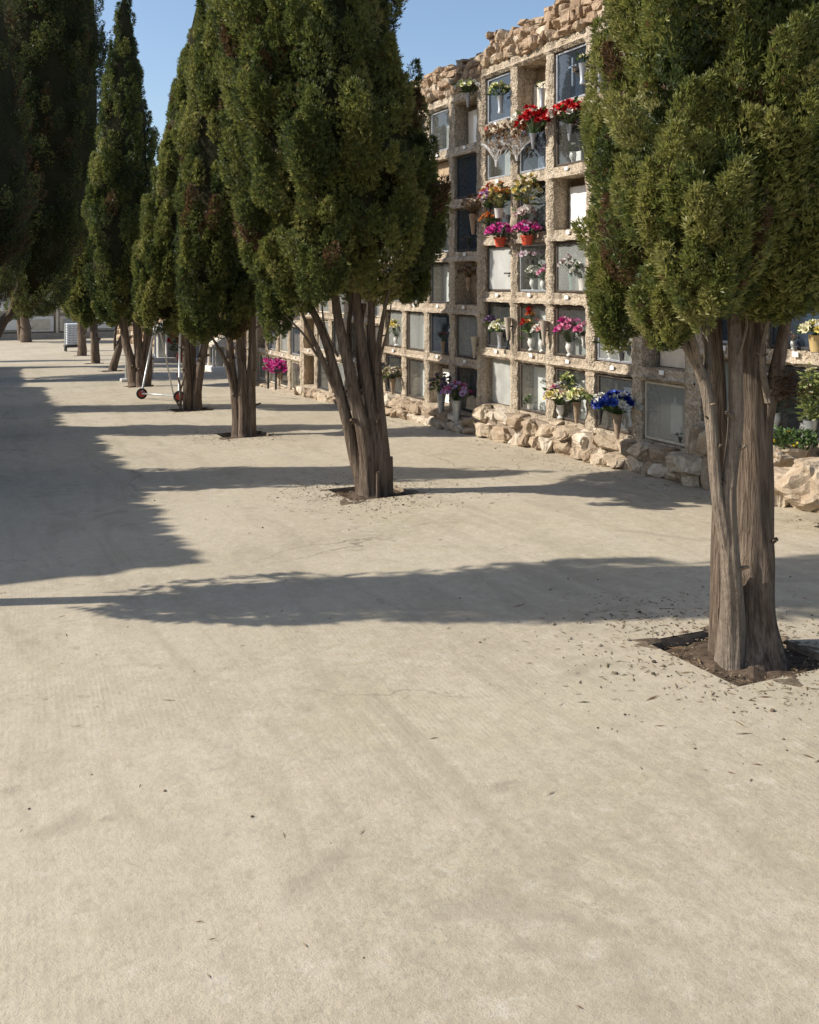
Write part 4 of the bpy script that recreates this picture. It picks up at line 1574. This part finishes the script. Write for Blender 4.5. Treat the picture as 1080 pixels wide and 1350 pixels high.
BRN = DRY + [(.30, .13, .06), (.24, .10, .05)]
wrapped(cell(A, 0, 2, .84, .62, .16), 'dried brown bunch in torn white cellophane at the grey second row door', 31, .25, .36, True, BRN)
wrapped(cell(A, 1, 2, .36, .58, .16), 'dried brown bunch in clear cellophane between the two second row doors, beside the red roses', 32, .25, .30, False, BRN)
# --- row 3: dark doors with many flowers
bq(cell(A, 0, 3, .30, .38, .05), 'red, lilac and orange flowers strung down the left of the dark third row door', 'cone', 'iron', RED + LIL + LIL + ORG, 26, .13, .30, .09, 11, leaves=14, vs=.6)
bq(cell(A, 0, 3, .26, .05, .05), 'small orange and green spray at the foot of the dark third row door', 'cone', 'iron', ORG, 8, .10, .16, .07, 12, leaves=18, vs=.5)
bq(cell(A, 0, 3, .80, .34, .10), 'golden and peach dried flowers above the left red pot', 'cup', 'ceramic', YEL + ORG + [(.5, .4, .15)], 26, .17, .34, .08, 13, leaves=30, vs=1.15, lcols=[(.22, .2, .06), (.3, .24, .08), (.1, .14, .04)])
bq(cell(A, 1, 3, .62, .36, .10), 'golden yellow flowers with green stalks above the right red pot', 'cup', 'ceramic', YEL + [(.5, .4, .15)], 24, .16, .38, .08, 14, leaves=40, vs=1.0, lcols=[(.22, .2, .06), (.3, .24, .08), (.1, .14, .04)])
bq(cell(A, 1, 3, .60, .10, .12), 'faded pink and white bunch right under the golden yellow flowers', 'cup', 'ceramic', [(.6, .42, .40), (.7, .62, .56)], 20, .13, .16, .08, 15, leaves=6, vs=.8)
for (c_, fy, lab, cols_, sd_) in ((0, .92, 'deep magenta flowers in a red pot, left of the two red pots', MAG, 16), (1, .66, 'pale magenta cyclamen in a red pot, right of the two red pots', PNK + MAG + LIL, 17)):
    bq(cell(A, c_, 3, fy, -.27, .13), lab, 'pot', 'terracotta', cols_, 34, .17, .16, .08, sd_, cat='potted plant', leaves=34, name='potted_plant', vs=1.0, lcols=[(.05, .07, .035), (.10, .13, .07), (.16, .18, .11)])
# --- row 4
bq(cell(A, 1, 4, .36, .02, -.09), 'white flowers in a white urn, left inside the clear fourth row door', 'urn', 'ceramic', WHT, 12, .10, .14, .075, 18, leaves=14)
bq(cell(A, 1, 4, .74, .02, -.08), 'white flowers in a white urn, right inside the clear fourth row door', 'urn', 'ceramic', WHT + PNK, 10, .08, .2, .07, 19, leaves=10, vs=.9)
bq(cell(A, 1, 4, .5, .72, -.10), 'pale pink garland at the top inside the clear fourth row door', None, None, [(.62, .45, .5), (.66, .6, .6)], 18, .24, .06, .07, 20, leaves=10)
bq(cell(A, 2, 4, .36, .02, -.10), 'pale pink flowers in a teal vase behind milky glass', 'tall', 'teal', [(.62, .5, .5), (.6, .55, .5)], 16, .15, .22, .075, 21, leaves=12, vs=1.1)
bq(cell(A, 2, 4, .76, .02, -.10), 'white flowers in a squat white vase behind milky glass', 'cup', 'ceramic', WHT, 18, .13, .2, .075, 22, leaves=8, vs=1.5)
# --- row 5
bq(cell(A, 0, 5, .74, .02, .06), 'white flowers in a fluted grey vase at the dark fifth row door', 'tall', 'alu', WHT + CRM, 17, .14, .13, .075, 23, leaves=14, vs=1.1)
bq(cell(A, 0, 5, .2, .36, -.02), 'dusky purple flowers inside the dark fifth row door', 'cone', 'iron', [(.12, .07, .14), (.18, .1, .2)], 9, .09, .08, .07, 24, leaves=6, vs=.5)
bq(cell(A, 1, 5, .36, .03, -.06), 'orange flowers on the left behind the fifth row glass', 'urn', 'ceramic', ORG + RED, 14, .10, .36, .085, 25, leaves=20)
bq(cell(A, 1, 5, .74, .03, -.06), 'pink and white flowers on the right behind the fifth row glass', 'urn', 'ceramic', [(.7, .35, .32), (.75, .55, .5)] + WHT, 16, .11, .20, .085, 26, leaves=10)
bq(cell(A, 2, 5, .40, .02, -.05), 'bright pink blossoms in a white vase behind the fifth row glass', 'urn', 'ceramic', PNK + MAG, 18, .17, .28, .09, 27, leaves=10)
bq(cell(A, 2, 5, .82, .22, -.05), 'second pink spray at the right end of the same fifth row door', 'cone', 'ceramic', PNK, 9, .08, .14, .08, 28, leaves=6, vs=.6)
bq(cell(A, 3, 5, .30, .03, -.07), 'faded cream flowers behind the grey fifth row glass under the near crown', 'urn', 'ceramic', CRM + DRY, 14, .13, .2, .08, 29, leaves=14)
bq(cell(A, 3, 5, .66, .03, -.07), 'round grey and white flower ball behind the grey fifth row glass', 'cup', 'iron', [(.4, .4, .42), (.55, .53, .52)], 22, .12, .16, .07, 30, leaves=4)
# --- row 6
bq(cell(A, 1, 6, .28, .02, -.08), 'little green plant before the white slab of the bottom row', 'cup', 'ceramic', [(.3, .36, .2)], 5, .07, .12, .05, 33, leaves=34, vs=.8)
bq(cell(A, 1, 6, .74, .55, -.14), 'white blossoms hung on the white slab of the bottom row', None, None, WHT, 9, .07, .10, .06, 34, leaves=12)
bq(cell(A, 2, 6, .22, .03, .00), 'mixed lilac, yellow and white flowers in a white urn at the bottom row glass', 'urn', 'ceramic', LIL + WHT + YEL + PNK, 24, .17, .22, .09, 35, leaves=26)
bq(cell(A, 2, 6, .46, .40, -.03), 'tall lime green spray behind the mixed bunch in the bottom row', 'cone', 'alu', CRM, 8, .09, .2, .07, 36, leaves=30, vs=.6)
bq(cell(A, 2, 6, .94, .05, .10), 'yellow and cream flowers in a ribbed vase right of the mixed bunch', 'cone', 'wood', CRM + YEL, 20, .16, .13, .075, 37, leaves=26, vs=1.15)
bq(cell(A, 3, 6, .26, .12, .05), 'small white flowers at the left of the dark door with the black cross', 'cone', 'iron', WHT, 9, .10, .14, .07, 38, leaves=14, vs=.8)
bq(cell(A, 3, 6, .90, -.04, .14), 'cobalt blue flowers with a few white ones in a bronze cone vase', 'cone', 'wood', BLU + BLU + BLU + WHT, 38, .21, .2, .10, 39, leaves=18, vs=1.25)
bq(cell(A, 4, 6, .82, .03, -.08), 'tiny plant in a black pot behind the pale glass with the cream frame', 'pot', 'iron', [(.1, .14, .06)], 3, .05, .08, .04, 40, leaves=14, vs=.6)
# --- shaded block
bq(cell(B, 3, 1, .88, .78, .10), 'yellow white flowers at the top corner of the shaded block', 'cone', 'alu', CRM + WHT, 22, .17, .16, .085, 41, leaves=22, vs=.9)
bq(cell(B, 3, 3, .56, .02, -.05), 'dim pinkish bunch behind the dark glass of the shaded block', 'cup', 'iron', [(.3, .22, .2), (.24, .2, .18)], 9, .11, .12, .06, 42, leaves=6, vs=.7)
bq(cell(B, 3, 4, .70, .32, .03), 'dried brown bunch hanging in the open brown niche', 'cone', 'wood', DRY, 20, .16, .16, .08, 43, leaves=18, lcols=DRYL, vs=.9)
bq(cell(B, 3, 3, 1.10, .36, .10), 'wrapped dried stalks in a tall cone on the corner pillar', 'cone', 'wood', DRY + [(.5, .44, .36)], 24, .15, .24, .08, 44, leaves=40, lcols=DRYL, vs=1.3)
bq(cell(B, 2, 3, .52, .02, -.04), 'white angel shaped bouquet behind glass beside the crown', 'urn', 'ceramic', WHT, 20, .12, .32, .085, 45, leaves=6)
bq(cell(B, 2, 5, .82, .02, .04), 'reddish purple sprig in a brown vase at the cross door', 'tall', 'wood', [(.25, .1, .14)], 6, .06, .14, .06, 46, leaves=14, vs=1.0)
bq(cell(B, 3, 6, .56, -.30, .16), 'lilac flowers in a cone vase, before the dark bottom door', 'cone', 'steel', LIL + PNK, 24, .18, .24, .09, 47, leaves=34, vs=1.7)
bq(cell(B, 2, 6, 1.02, -.20, .14), 'dusky leafy bunch in a cone vase left of the lilac flowers', 'cone', 'steel', [(.2, .14, .2), (.28, .22, .2)], 14, .16, .28, .08, 48, leaves=50, vs=1.6)
bq(cell(B, 0, 6, .84, .02, .12), 'dried cream flowers in a brown cone vase right of the middle trunk', 'cone', 'wood', [(.5, .42, .3), (.55, .46, .36), (.4, .38, .2)], 24, .17, .18, .085, 49, leaves=28, lcols=DRYL + GREENL, vs=1.2)
bq(cell(B, 0, 6, -.2, .06, .12), 'faded blue and brown dried flowers close to the middle trunk', 'cone', 'wood', [(.3, .34, .36), (.42, .34, .24)], 20, .14, .2, .085, 50, leaves=24, lcols=DRYL, vs=1.2)
bq(cell(B, 0, 5, .5, .04, -.05), 'yellow flowers behind the milky glass right of the middle trunk', 'urn', 'ceramic', [(.75, .6, .08), (.7, .62, .3)], 16, .14, .26, .085, 51, leaves=10)
# --- right edge block
bq(cell(A0, 1, 5, .92, .02, .06), 'white and yellow green flowers in an ochre pot on the ledge at the right edge', 'cup', 'yellowpot', WHT + CRM + YEL, 18, .12, .10, .075, 52, leaves=24, vs=1.25)
bq(cell(A0, 1, 5, .48, .02, .02), 'tiny bare sprig in a small vase on the dark ledge at the right edge', 'urn', 'steel', DRY, 3, .03, .08, .03, 53, leaves=4, vs=.45, lcols=DRYL)
bq(cell(A0, 1, 6, .93, -.12, .14), 'tall leafy yellow green plant in a silver cone vase at the right edge', 'cone', 'steel', CRM, 16, .09, .46, .045, 54, leaves=420, vs=1.3, llen=1.0, lcols=[(.16, .20, .05), (.24, .27, .08), (.32, .33, .12), (.10, .14, .04)])
bq(cell(A0, 1, 6, .12, .05, -.03), 'white and red flowers inside the dark bottom niche at the right edge', 'urn', 'ceramic', WHT + RED, 14, .11, .32, .09, 55, leaves=22)
bq(cell(A0, 1, 6, .60, .02, -.03), 'small white figurine vase inside the dark bottom niche at the right edge', 'urn', 'ceramic', WHT, 3, .03, .06, .04, 56, leaves=2, vs=.8)

# empty cone vases on the pillars, each on its bracket
for i, (blk, c, r, fy, fz, lab) in enumerate(((A, 0, 5, 1.12, .22, 'empty grey cone vase on the pillar left of the orange flowers'), (A, 1, 5, 1.14, .20, 'empty grey cone vase on the pillar left of the bright pink blossoms'),
                                              (B, 3, 5, 1.12, .06, 'empty grey cone vase on the corner pillar between the shaded and sunlit blocks'))):
    p = blk.at(c, r, fy, fz, .09)
    root = empty('cone_vase', p, lab, 'vase', 'empty cone vases on the pillars')
    m = MB()
    m.lathe(p, [(.004, 0), (.012, .002), (.05, .30), (.054, .302), (.047, .295), (.012, .05)], 14)
    m.build('vase', M['conc'], root, smooth=True, autosmooth=40)
    m = MB()
    m.bevbox((p.x + .03, p.y - .01, p.z + .17), (XF - .005, p.y + .01, p.z + .19), .003)
    m.build('bracket', M['iron'], root)

# boulders and a planter at the right edge
for i, (px, py, Z, h, lab) in enumerate(((1078, 632, 7.6, (.30, .26, .21), 'large sunlit boulder at the right edge of the plinth'), (1035, 634, 7.75, (.17, .17, .12), 'smaller reddish boulder next to the near trunk'),
                                         (1025, 603, 8.1, (.16, .15, .09), 'flat stone under the trough beside the near trunk'), (905, 612, 9.6, (.2, .2, .14), 'dusky boulder at the foot of the shaded plinth left of the near trunk'))):
    p = U(px, py, Z)
    p.z = max(gz(p.y) + h[2] * .55, p.z)
    mb = MB()
    stone(mb, p, h, 400 + i * 13, .72, .22, .35 + .15 * i, 3)
    tag(mb.build('boulder', M['pstone'], None), lab, 'boulder', 'boulders along the plinth')
p = U(1040, 610, 8.15)
root = empty('planter', p, 'stone trough with yellow flowers beside the near trunk', 'planter')
m = MB()
c0 = p + Vector((0, 0, -.02))
m.lathe(c0, [(.02, 0), (.11, 0.005), (.155, .13), (.165, .135), (.165, .16), (.145, .16), (.14, .12), (.02, .11)], 14, wob=.03)
m.build('trough', M['stonepot'], root)
fl, lv = MB(), MB()
r_ = random.Random(5)
for k in range(420):
    t = r_.uniform(0, 6.28)
    q = math.sqrt(r_.random()) * .2
    e = c0 + Vector((math.cos(t) * q, math.sin(t) * q, .15 + r_.random() * .13))
    leafy(lv, e, (math.cos(t), math.sin(t), .8), .045, .014, r_.choice(GREENL), r_)
for k in range(14):
    t = r_.uniform(0, 6.28)
    q = math.sqrt(r_.random()) * .18
    e = c0 + Vector((math.cos(t) * q - .05, math.sin(t) * q + .06, .1 + r_.random() * .17))
    flower(fl, e, (-.5, 0, .8), .07, (.72, .55, .03), r_, 6, 2)
lv.build('leaves', M['petal'], root)
fl.build('flowers', M['petal'], root)

# white bowl left on the plinth step
p, Z = G(583, 549)
root = empty('bowl', p, 'white bowl lying tipped against the foot of the shaded block', 'bowl')
m = MB()
m.lathe(p + Vector((0, 0, .11)), [(.005, -.10), (.07, -.085), (.12, -.02), (.145, .05), (.15, .05), (.125, -.01), (.07, -.07), (.004, -.085)], 18, axis=(-.55, -.35, .75))
m.build('basin', M['plasticwhite'], root, smooth=True)

# ------------------------------------------------------------------ rolling ladder with red wheels
pA, ZA = G(187, 526)
pB, ZB_ = G(236, 530)
root = empty('rolling_ladder', (pA + pB) / 2, 'grey metal rolling ladder with two red wheels standing among the trunks', 'ladder')
axd = (pB - pA).normalized()
wheels = []
for p in (pA, pB):
    c = p + Vector((0, 0, .112))
    tread = axd * .5 + Vector((-.45, -.75, 0)) * .5
    tread.normalize()
    m = MB()
    m.lathe(c, [(.075, -.02), (.105, -.022), (.112, -.012), (.112, .012), (.105, .022), (.075, .02), (.075, -.02)], 20, axis=tread)
    ty = m.build('wheel', M['rubber'], root, smooth=True, autosmooth=40)
    m = MB()
    m.lathe(c, [(.003, -.018), (.03, -.02), (.035, -.012), (.076, -.012), (.076, .012), (.035, .012), (.03, .02), (.003, .018)], 20, axis=tread)
    m.build('rim', M['redpaint'], ty, smooth=True, autosmooth=40)
    wheels.append(c)
tA, tB = U(207, 418, ZA + .2), U(238, 414, ZB_ + .3)
m = MB()
m.tube([wheels[0] + Vector((0, 0, .02)), tA], [.022, .022], 8)
m.tube([wheels[1] + Vector((0, 0, .02)), tB], [.022, .022], 8)
m.build('rail', M['steel'], root, smooth=True)
m = MB()
m.bar(wheels[0], wheels[1], .018)
m.build('axle', M['steel'], root, smooth=True)
m = MB()
m.bar(tA, tB, .018)
m.build('crossbar', M['steel'], root, smooth=True)
m = MB()
q1, _ = G(229, 522)
m.tube([tA, U(222, 488, ZA + .1), q1], [.016, .016, .016], 8)
m.build('stay', M['steel'], root, smooth=True)

# hand truck with a clear panel behind the slim pointed cypress
pC, ZC = G(166, 503)
root = empty('stand', pC, 'low grey metal stand with a pale clear panel leaning at the slim cypress trunk', 'stand')
m = MB()
top1, top2 = U(167, 467, ZC), U(202, 470, ZC + .4)
q2, Zq = G(200, 500)
m.bar(pC, top1, .03)
m.bar(q2, top2, .03)
m.bar(top1, top2, .02)
m.build('frame', M['steel'], root)
m = MB()
a, b = U(171, 470, ZC + .05), U(179, 468, ZC + .15)
a2, b2 = U(169, 500, ZC + .05), U(180, 503, ZC + .15)
m.add([a, b, b2, a2] + [v + EZ * .02 for v in (a, b, b2, a2)], [(0, 1, 2, 3), (4, 7, 6, 5), (0, 4, 5, 1), (1, 5, 6, 2), (2, 6, 7, 3), (3, 7, 4, 0)])
m.build('panel', M['plasticwhite'], root)
m = MB()
m.bevbox((pC.x - .15, pC.y - .2, pC.z + .004), (pC.x + .35, pC.y + .05, pC.z + .09), .02)
m.build('foot', M['ceramic'], root)

# pale ribbed tank on a trolley
pT, ZT = G(96, 463)
root = empty('tank_trolley', pT, 'pale ribbed water tank in a wire cage on a small wheeled trolley', 'trolley')
m = MB()
wv = 18 / F * ZT
ht = 28 / F * ZT
base = pT + Vector((0, 0, .32))
n = 9
for k in range(n):
    z0 = base.z + ht * k / n
    m.bevbox((base.x - wv * .5, base.y - wv * .5, z0 + .005), (base.x + wv * .5, base.y + wv * .5, z0 + ht / n - .005), .03)
m.build('tank', M['plasticwhite'], root)
m = MB()
for k in range(5):
    for sx in (-1, 1):
        x = base.x - wv * .53 + wv * 1.06 * k / 4
        m.bar((x, base.y + sx * wv * .53, base.z), (x, base.y + sx * wv * .53, base.z + ht), .012, 6)
        y = base.y - wv * .53 + wv * 1.06 * k / 4
        m.bar((base.x + sx * wv * .535, y, base.z), (base.x + sx * wv * .535, y, base.z + ht), .012, 6)
m.build('cage', M['steel'], root)
m = MB()
m.bevbox((base.x - wv * .6, base.y - wv * .6, base.z - .12), (base.x + wv * .6, base.y + wv * .6, base.z - .02), .01)
m.build('deck', M['iron'], root)
for sx in (-1, 1):
    for sy in (-1, 1):
        c = Vector((base.x + sx * wv * .5, base.y + sy * wv * .5, gz(base.y + sy * wv * .5) + .11))
        m = MB()
        m.lathe(c, [(.003, -.03), (.09, -.03), (.11, -.02), (.11, .02), (.09, .03), (.003, .03)], 14, axis=(1, 0, 0))
        m.build('wheel', M['rubber'], root)

# ------------------------------------------------------------------ tombs beyond the blocks
pm_, Zm = G(216, 476)
def tomb(c, w, d, h, label, mat, cols=4, seed=1):
    root = empty('tomb', c, label, 'tomb', 'free standing tombs beyond the niche blocks')
    m = MB()
    m.bevbox((c.x - w * .62, c.y - d * .62, c.z - .08), (c.x + w * .62, c.y + d * .62, c.z + .14), .02)
    m.build('base', M['white'], root)
    m = MB()
    for i in range(cols):
        for sy in (-1, 1):
            x = c.x - w * .48 + w * .96 * i / (cols - 1)
            m.lathe((x, c.y + sy * d * .45, c.z + .14), [(.06, 0), (.06, .05), (.042, .07), (.038, h * .62), (.055, h * .65), (.06, h * .68)], 10)
    m.build('column', M[mat], root, smooth=True)
    m = MB()
    m.bevbox((c.x - w * .38, c.y - d * .3, c.z + .142), (c.x + w * .38, c.y + d * .3, c.z + .14 + h * .66), .015)
    m.build('sarcophagus', M['grey_slab'], root)
    m = MB()
    zt = c.z + .14 + h * .68
    m.bevbox((c.x - w * .56, c.y - d * .56, zt + .003), (c.x + w * .56, c.y + d * .56, zt + .09), .015)
    a = zt + .093
    pk = a + h * .28
    m.add([(c.x - w * .5, c.y - d * .5, a), (c.x + w * .5, c.y - d * .5, a), (c.x + w * .5, c.y + d * .5, a), (c.x - w * .5, c.y + d * .5, a), (c.x, c.y - d * .5, pk), (c.x, c.y + d * .5, pk)],
          [(0, 1, 4), (3, 5, 2), (0, 4, 5, 3), (1, 2, 5, 4), (0, 3, 2, 1)])
    m.build('roof', M[mat], root)
    return root


tomb(pm_ + Vector((.3, .4, 0)), 1.3, 1.0, 1.35, 'white colonnaded tomb behind the red wheeled ladder', 'white', 4)
pt2, Zt2 = G(289, 490)
tomb(pt2 + Vector((.2, .4, 0)), .7, .7, .85, 'small tomb with short pillars seen between two cypress trunks', 'cream', 3)
pt3, Zt3 = G(245, 478)
tomb(pt3 + Vector((.7, .6, 0)), .9, .9, 1.2, 'grey tomb half hidden by the shorter cypress', 'cream', 4)
bq(pt2 + Vector((.2, .3, .14 + .85 * .68 + .36)), 'pale flowers on the roof of the small pillared tomb', 'cup', 'ceramic', WHT + CRM, 18, .25, .3, .12, 60, leaves=20)
pr, Zr = G(241, 476)
bq(pr + Vector((-.1, -.3, .0)), 'red and green plant near the ladder top, beside the shorter cypress', 'pot', 'terracotta', RED + ORG, 40, .42, .95, .17, 61, leaves=90, vs=2.6, cat='potted plant', name='potted_plant')
# magenta flower bench before the far block
ps, Zs = G(371, 513)
root = empty('flower_stand', ps, 'dark stand holding a mass of magenta flowers before the far niche block', 'flower stand')
m = MB()
for sx in (-.22, .22):
    for sy in (-.3, .3):
        m.bar((ps.x + sx, ps.y + sy, gz(ps.y + sy) - .01), (ps.x + sx, ps.y + sy, ps.z + .42), .025, 6)
m.bevbox((ps.x - .27, ps.y - .37, ps.z + .42), (ps.x + .27, ps.y + .37, ps.z + .47), .01)
m.build('frame', M['iron'], root)
fl = MB()
r_ = random.Random(77)
for k in range(170):
    x, y = r_.uniform(-.3, .3), r_.uniform(-.42, .42)
    flower(fl, ps + Vector((x, y, .5 + r_.uniform(-.12, .16))), (r_.uniform(-1, 1) - .4, r_.uniform(-1, 1) - .4, .8), .11, r_.choice(MAG), r_, 6, 2)
fl.build('flowers', M['petal'], root)
pw, Zw = G(387, 514)
bq(pw + Vector((.25, 0, .2)), 'white blooms with dark leaves right of the magenta flower stand', 'cone', 'steel', WHT + CRM, 34, .30, .34, .14, 62, leaves=70, vs=2.0)
pw, Zw = G(339, 505)
bq(pw + Vector((.15, 0, .05)), 'yellowish bunch at the end of the far niche block', 'cone', 'steel', CRM + YEL, 22, .26, .3, .13, 63, leaves=60, vs=2.0)

# low rubble wall behind the tombs
root = empty('rubble_wall', (9.6, 40, gz(40)), 'low rubble wall running on behind the tombs', 'wall')
mb = MB()
r_ = random.Random(12)
for y0 in np.arange(24.5, 66, .62):
    for k in range(5):
        w = r_.uniform(.5, .72)
        stone(mb, (9.6 + r_.uniform(-.05, .05), y0 + .3 + (k % 2) * .3, gz(y0) + .18 + k * .36), (.25, w * .52, .20), r_.randrange(9999), .5, .18)
for y0 in np.arange(24.5, 66, 6):
    mb.box((9.55, y0, gz(y0 + 6) - .3), (10.0, y0 + 6, gz(y0 + 6) + 1.7), 1)
mb.build('masonry', [M['stone'], M['mortar']], root)

# grave wall closing the avenue
YW = 68.0
root = empty('grave_wall', (3, YW, gz(YW)), 'pale grave wall with framed panels closing the far end of the avenue', 'wall')
z0 = gz(YW)
mb = MB()
mb.box((-14, YW + .3, z0 - .5), (14, YW + 2.2, z0 + 3.0))
mb.build('wall', M['conc'], root)
r_ = random.Random(3)
for i in range(14):
    x = -13.4 + i * 1.95
    m = MB()
    mats = ['white', 'cream', 'grey_slab']
    for k in range(2):
        zz = z0 + .45 + k * 1.22
        m.bevbox((x, YW + .16, zz), (x + 1.6, YW + .29, zz + 1.0), .02)
    m.build('grave_panel', M[mats[i % 3]], root)
    m = MB()
    for k in range(2):
        zz = z0 + .45 + k * 1.22
        m.bevbox((x + .25, YW + .10, zz + .15), (x + 1.35, YW + .155, zz + .8), .02)
    m.build('grave_slab', M[mats[(i + 1) % 3]], root)
    m = MB()
    m.bevbox((x - .22, YW + .05, z0 - .1), (x - .06, YW + .29, z0 + 2.9), .02)
    m.build('pilaster', M['cream'], root)
mb = MB()
mb.bevbox((-14.1, YW - .1, z0 - .3), (14.1, YW + .04, z0 + .36), .03)
mb.build('plinth', M['conc'], root)
# red planting before it
pp, Zp = G(74, 444)
root = empty('flower_bed', pp, 'terracotta edged bed of red flowers before the far grave wall', 'flower bed')
m = MB()
m.lathe(pp, [(.9, -.05), (.9, .28), (.82, .28), (.8, .2), (.02, .2)], 18)
m.build('edging', M['terracotta'], root)
fl = MB()
for k in range(130):
    t = r_.uniform(0, 6.28)
    q = math.sqrt(r_.random()) * .7
    leafy(fl, pp + Vector((math.cos(t) * q, math.sin(t) * q, .2)), (math.cos(t) * .6, math.sin(t) * .6, 1), r_.uniform(.4, .9), .06, r_.choice(GREENL + [(.4, .05, .03)]), r_)
for k in range(60):
    t = r_.uniform(0, 6.28)
    q = math.sqrt(r_.random()) * .8
    flower(fl, pp + Vector((math.cos(t) * q, math.sin(t) * q, r_.uniform(.25, .7))), (0, -.6, .8), .28, r_.choice(RED + ORG), r_, 6, 2)
fl.build('plants', M['petal'], root)

# broad trees behind the grave wall
for i, (x, y, h, rw) in enumerate(((-11, 78, 8, 2.6), (-5.5, 76, 7, 2.4), (-.5, 79, 8, 2.8), (4.2, 76, 7.2, 2.4), (9, 79, 8.5, 2.8), (14, 77, 7.5, 2.6))):
    z = gz(y)
    root = empty('evergreen_tree', (x, y, z), 'broad dark evergreen crown behind the far grave wall', 'tree', 'evergreens behind the far grave wall')
    mb = MB()
    mb.tube([(x, y, z - .1), (x, y, z + 1.5), (x + .1, y, z + h * .8)], [.3, .24, .08], 9, 0, .2, i)
    mb.build('trunk', M['bark'], root, True)
    crown_mesh('crown', root, [(z + .9, x, y, rw * .5), (z + 2, x, y, rw), (z + h * .55, x, y, rw * .95), (z + h * .8, x, y, rw * .6), (z + h, x, y, .1)], 80, 1.5, 5000, .34, 140 + i, 0, .02, 2)

# ------------------------------------------------------------------ the block on the other side: throws the long shade over the left of the avenue
XL = -4.7
O1 = Block(19.0, 11, -.42, 'opposite niche block facing the sunlit one across the avenue', .12, -1, XL, 6, 'opposite niche blocks')  # inferred block, its near end cut short to leave the foreground sunlit
O2 = Block(28.5, 11, -.72, 'opposite niche block further down the avenue', .12, -1, XL, 6, 'opposite niche blocks')
O3 = Block(38.0, 11, -1.05, 'farthest opposite niche block down the avenue', .12, -1, XL, 6, 'opposite niche blocks')
for blk in (O1, O2, O3):
    for c in range(blk.n):
        for r in range(1, 7):
            blk.door(c, r, *rnd.choice([('glass', 'bronze', 'white', 'glass'), ('blank', 'alu', 'tan', 'glass'), ('blank', 'alu', 'grey_slab', 'glass')]))
